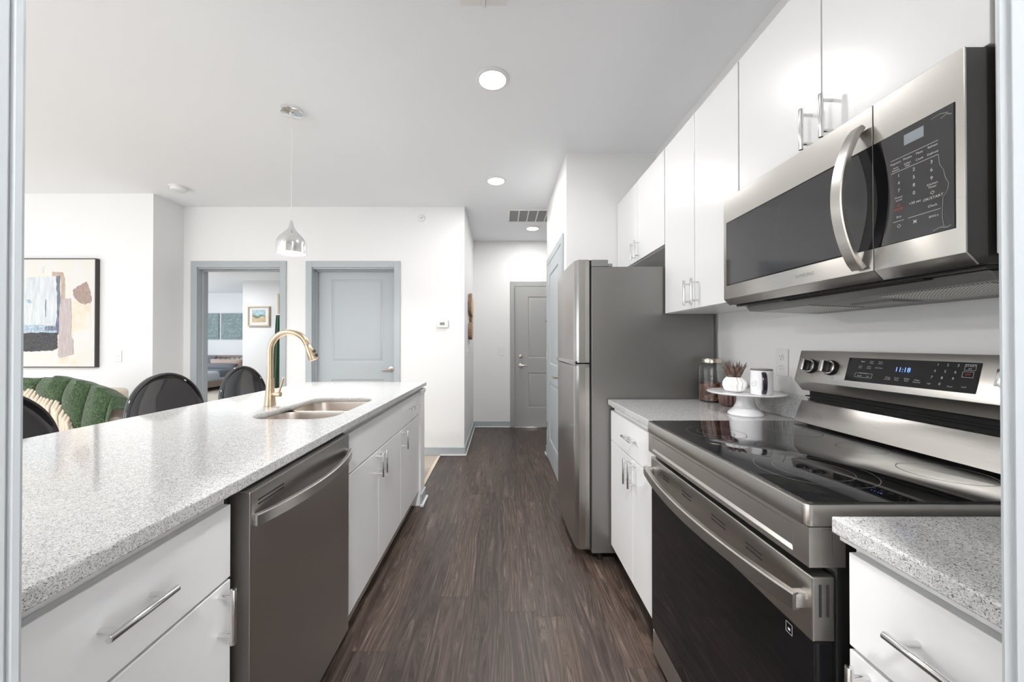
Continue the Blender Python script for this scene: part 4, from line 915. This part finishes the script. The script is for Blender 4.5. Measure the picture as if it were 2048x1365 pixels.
for i in range(16):
    u = .20+.42*i/15; x, z = cr(bot, u); dx = random.uniform(-.03, .03)
    B().tube([(x-.015, Yt-.05, z+.04), (x+dx*.3, Yt-.09, z-.01), (x+dx+.015, Yt-.10, z-.10), (x+dx*1.3+.04, Yt-.09, z-.24)], [.009, .012, .0115, .010], 10).out('tassel', cream, t, smooth=80)

# ------------------------------------------------------------------ bedroom furniture
t = thing('bed', 'bed with weathered spindle headboard seen through the bedroom doorway', 'bed', (-8.4, 9.9, .005))
hb = B().box(-9.5, -7.3, 11.0, 11.045, .82, .875, .004).box(-9.5, -7.3, 11.0, 11.04, .36, .42, .004).box(-9.5, -9.43, 10.99, 11.05, .006, .875, .004).box(-7.37, -7.3, 10.99, 11.05, .006, .875, .004).out('headboard', woodh, t, smooth=0)
for k in range(15): B().cyl((-9.36+k*.137, 11.02, .42), (-9.36+k*.137, 11.02, .825), .013, n=10).out('spindle', woodh, hb)
B().box(-9.45, -7.35, 8.95, 10.98, .10, .26, .01).out('bed_frame', woodh, t, smooth=0)
B().box(-9.43, -7.37, 8.97, 10.97, .265, .44, .06, 4).out('mattress', lightf, t, smooth=60)
B().box(-9.47, -7.33, 8.93, 10.2, .24, .50, .07, 4).out('duvet', lightf, t, smooth=60)
B().box(-9.48, -7.32, 9.7, 10.25, .30, .53, .07, 4).out('folded_blanket', greyf, t, smooth=60)
def cushion(label, name, m, c, sx_, sz_, d, tilt, group='pillows on the bed'):
    q = B()
    def f(u, v_, sgn):
        a, b = u*2-1, v_*2-1; pin = 1-.10*(1-abs(a))*abs(b)**4; th = d*(1-a**4)*(1-b**4)
        return Vector((a*sx_*(1-.08*(1-abs(b))), sgn*th**.8, b*sz_*(1-.10*(1-abs(a)**2))))
    q.grid(lambda u, v_: f(u, v_, 1), 16, 16).grid(lambda u, v_: f(u, v_, -1), 16, 16)
    bmesh.ops.remove_doubles(q.bm, verts=q.bm.verts, dist=.0005); bmesh.ops.recalc_face_normals(q.bm, faces=q.bm.faces)
    bmesh.ops.transform(q.bm, matrix=Matrix.Translation(c) @ Matrix.Rotation(math.radians(tilt), 4, 'X'), verts=q.bm.verts)
    tag(q.out(name, m, smooth=180), label, 'pillow', group)
cushion('dusty pink pillow lying in front of the bed headboard', 'pillow', pinkf, (-7.80, 10.62, .64), .50, .15, .07, -12)
cushion('dark grey pillow in front of the pink pillow on the bed', 'pillow', greyf, (-7.85, 10.40, .56), .50, .12, .06, -40)
cushion('dark grey pillow left of the pink pillow, against the headboard', 'pillow', greyf, (-8.55, 10.80, .66), .32, .2, .06, -10)
B_ = B()
def cur(u, v_):
    z = .03+1.855*v_; x0_ = -5.38+.10*v_; x1_ = -4.86-.10*v_
    return (x0_+(x1_-x0_)*u, 8.76+.025*math.sin(u*26)*(1-.3*v_), z)
tag(B_.grid(cur, 60, 12).out('green_curtain', curtm, smooth=180, solid=.006), 'dark green hanging fabric at the right side of the bedroom doorway view', 'curtain')
t = thing('narrow_frame', 'narrow pale wood frame above the green fabric in the bedroom', 'picture', (-5.12, 8.7, 1.9))
xa, za = put(555.5, 588, 8.82); 
b = B().box(xa, xa+.045, 8.80, 8.8595, 1.92, 2.40, .003).box(xa+.45, xa+.495, 8.80, 8.8595, 1.92, 2.40, .003).box(xa+.045, xa+.45, 8.80, 8.8595, 1.92, 1.965, .003).box(xa+.045, xa+.45, 8.80, 8.8595, 2.355, 2.40, .003)
b.out('frame', goldw, t, smooth=0); B().box(xa+.045, xa+.45, 8.83, 8.8595, 1.965, 2.355).out('mat_board', whitep, t, smooth=0)
area('bedroom_fill_lamp', (-6.2, 7.4, 2.66), (0, 0, 0), .4, .4, 46, (.93, .97, 1), 'DISK')  # unseen lamp and fixture added to brighten the bedroom
t = thing('bedroom_fill_light', 'added round fill light in the bedroom, out of view', 'ceiling light', (-6.2, 7.4, H-.05))
B().lathe([(0, H-.05), (.15, H-.045), (.2, H-.02), (.2, H-.0005), (0, H-.0005)], (-6.2, 7.4, 0), 40).out('shade', whitep, t)
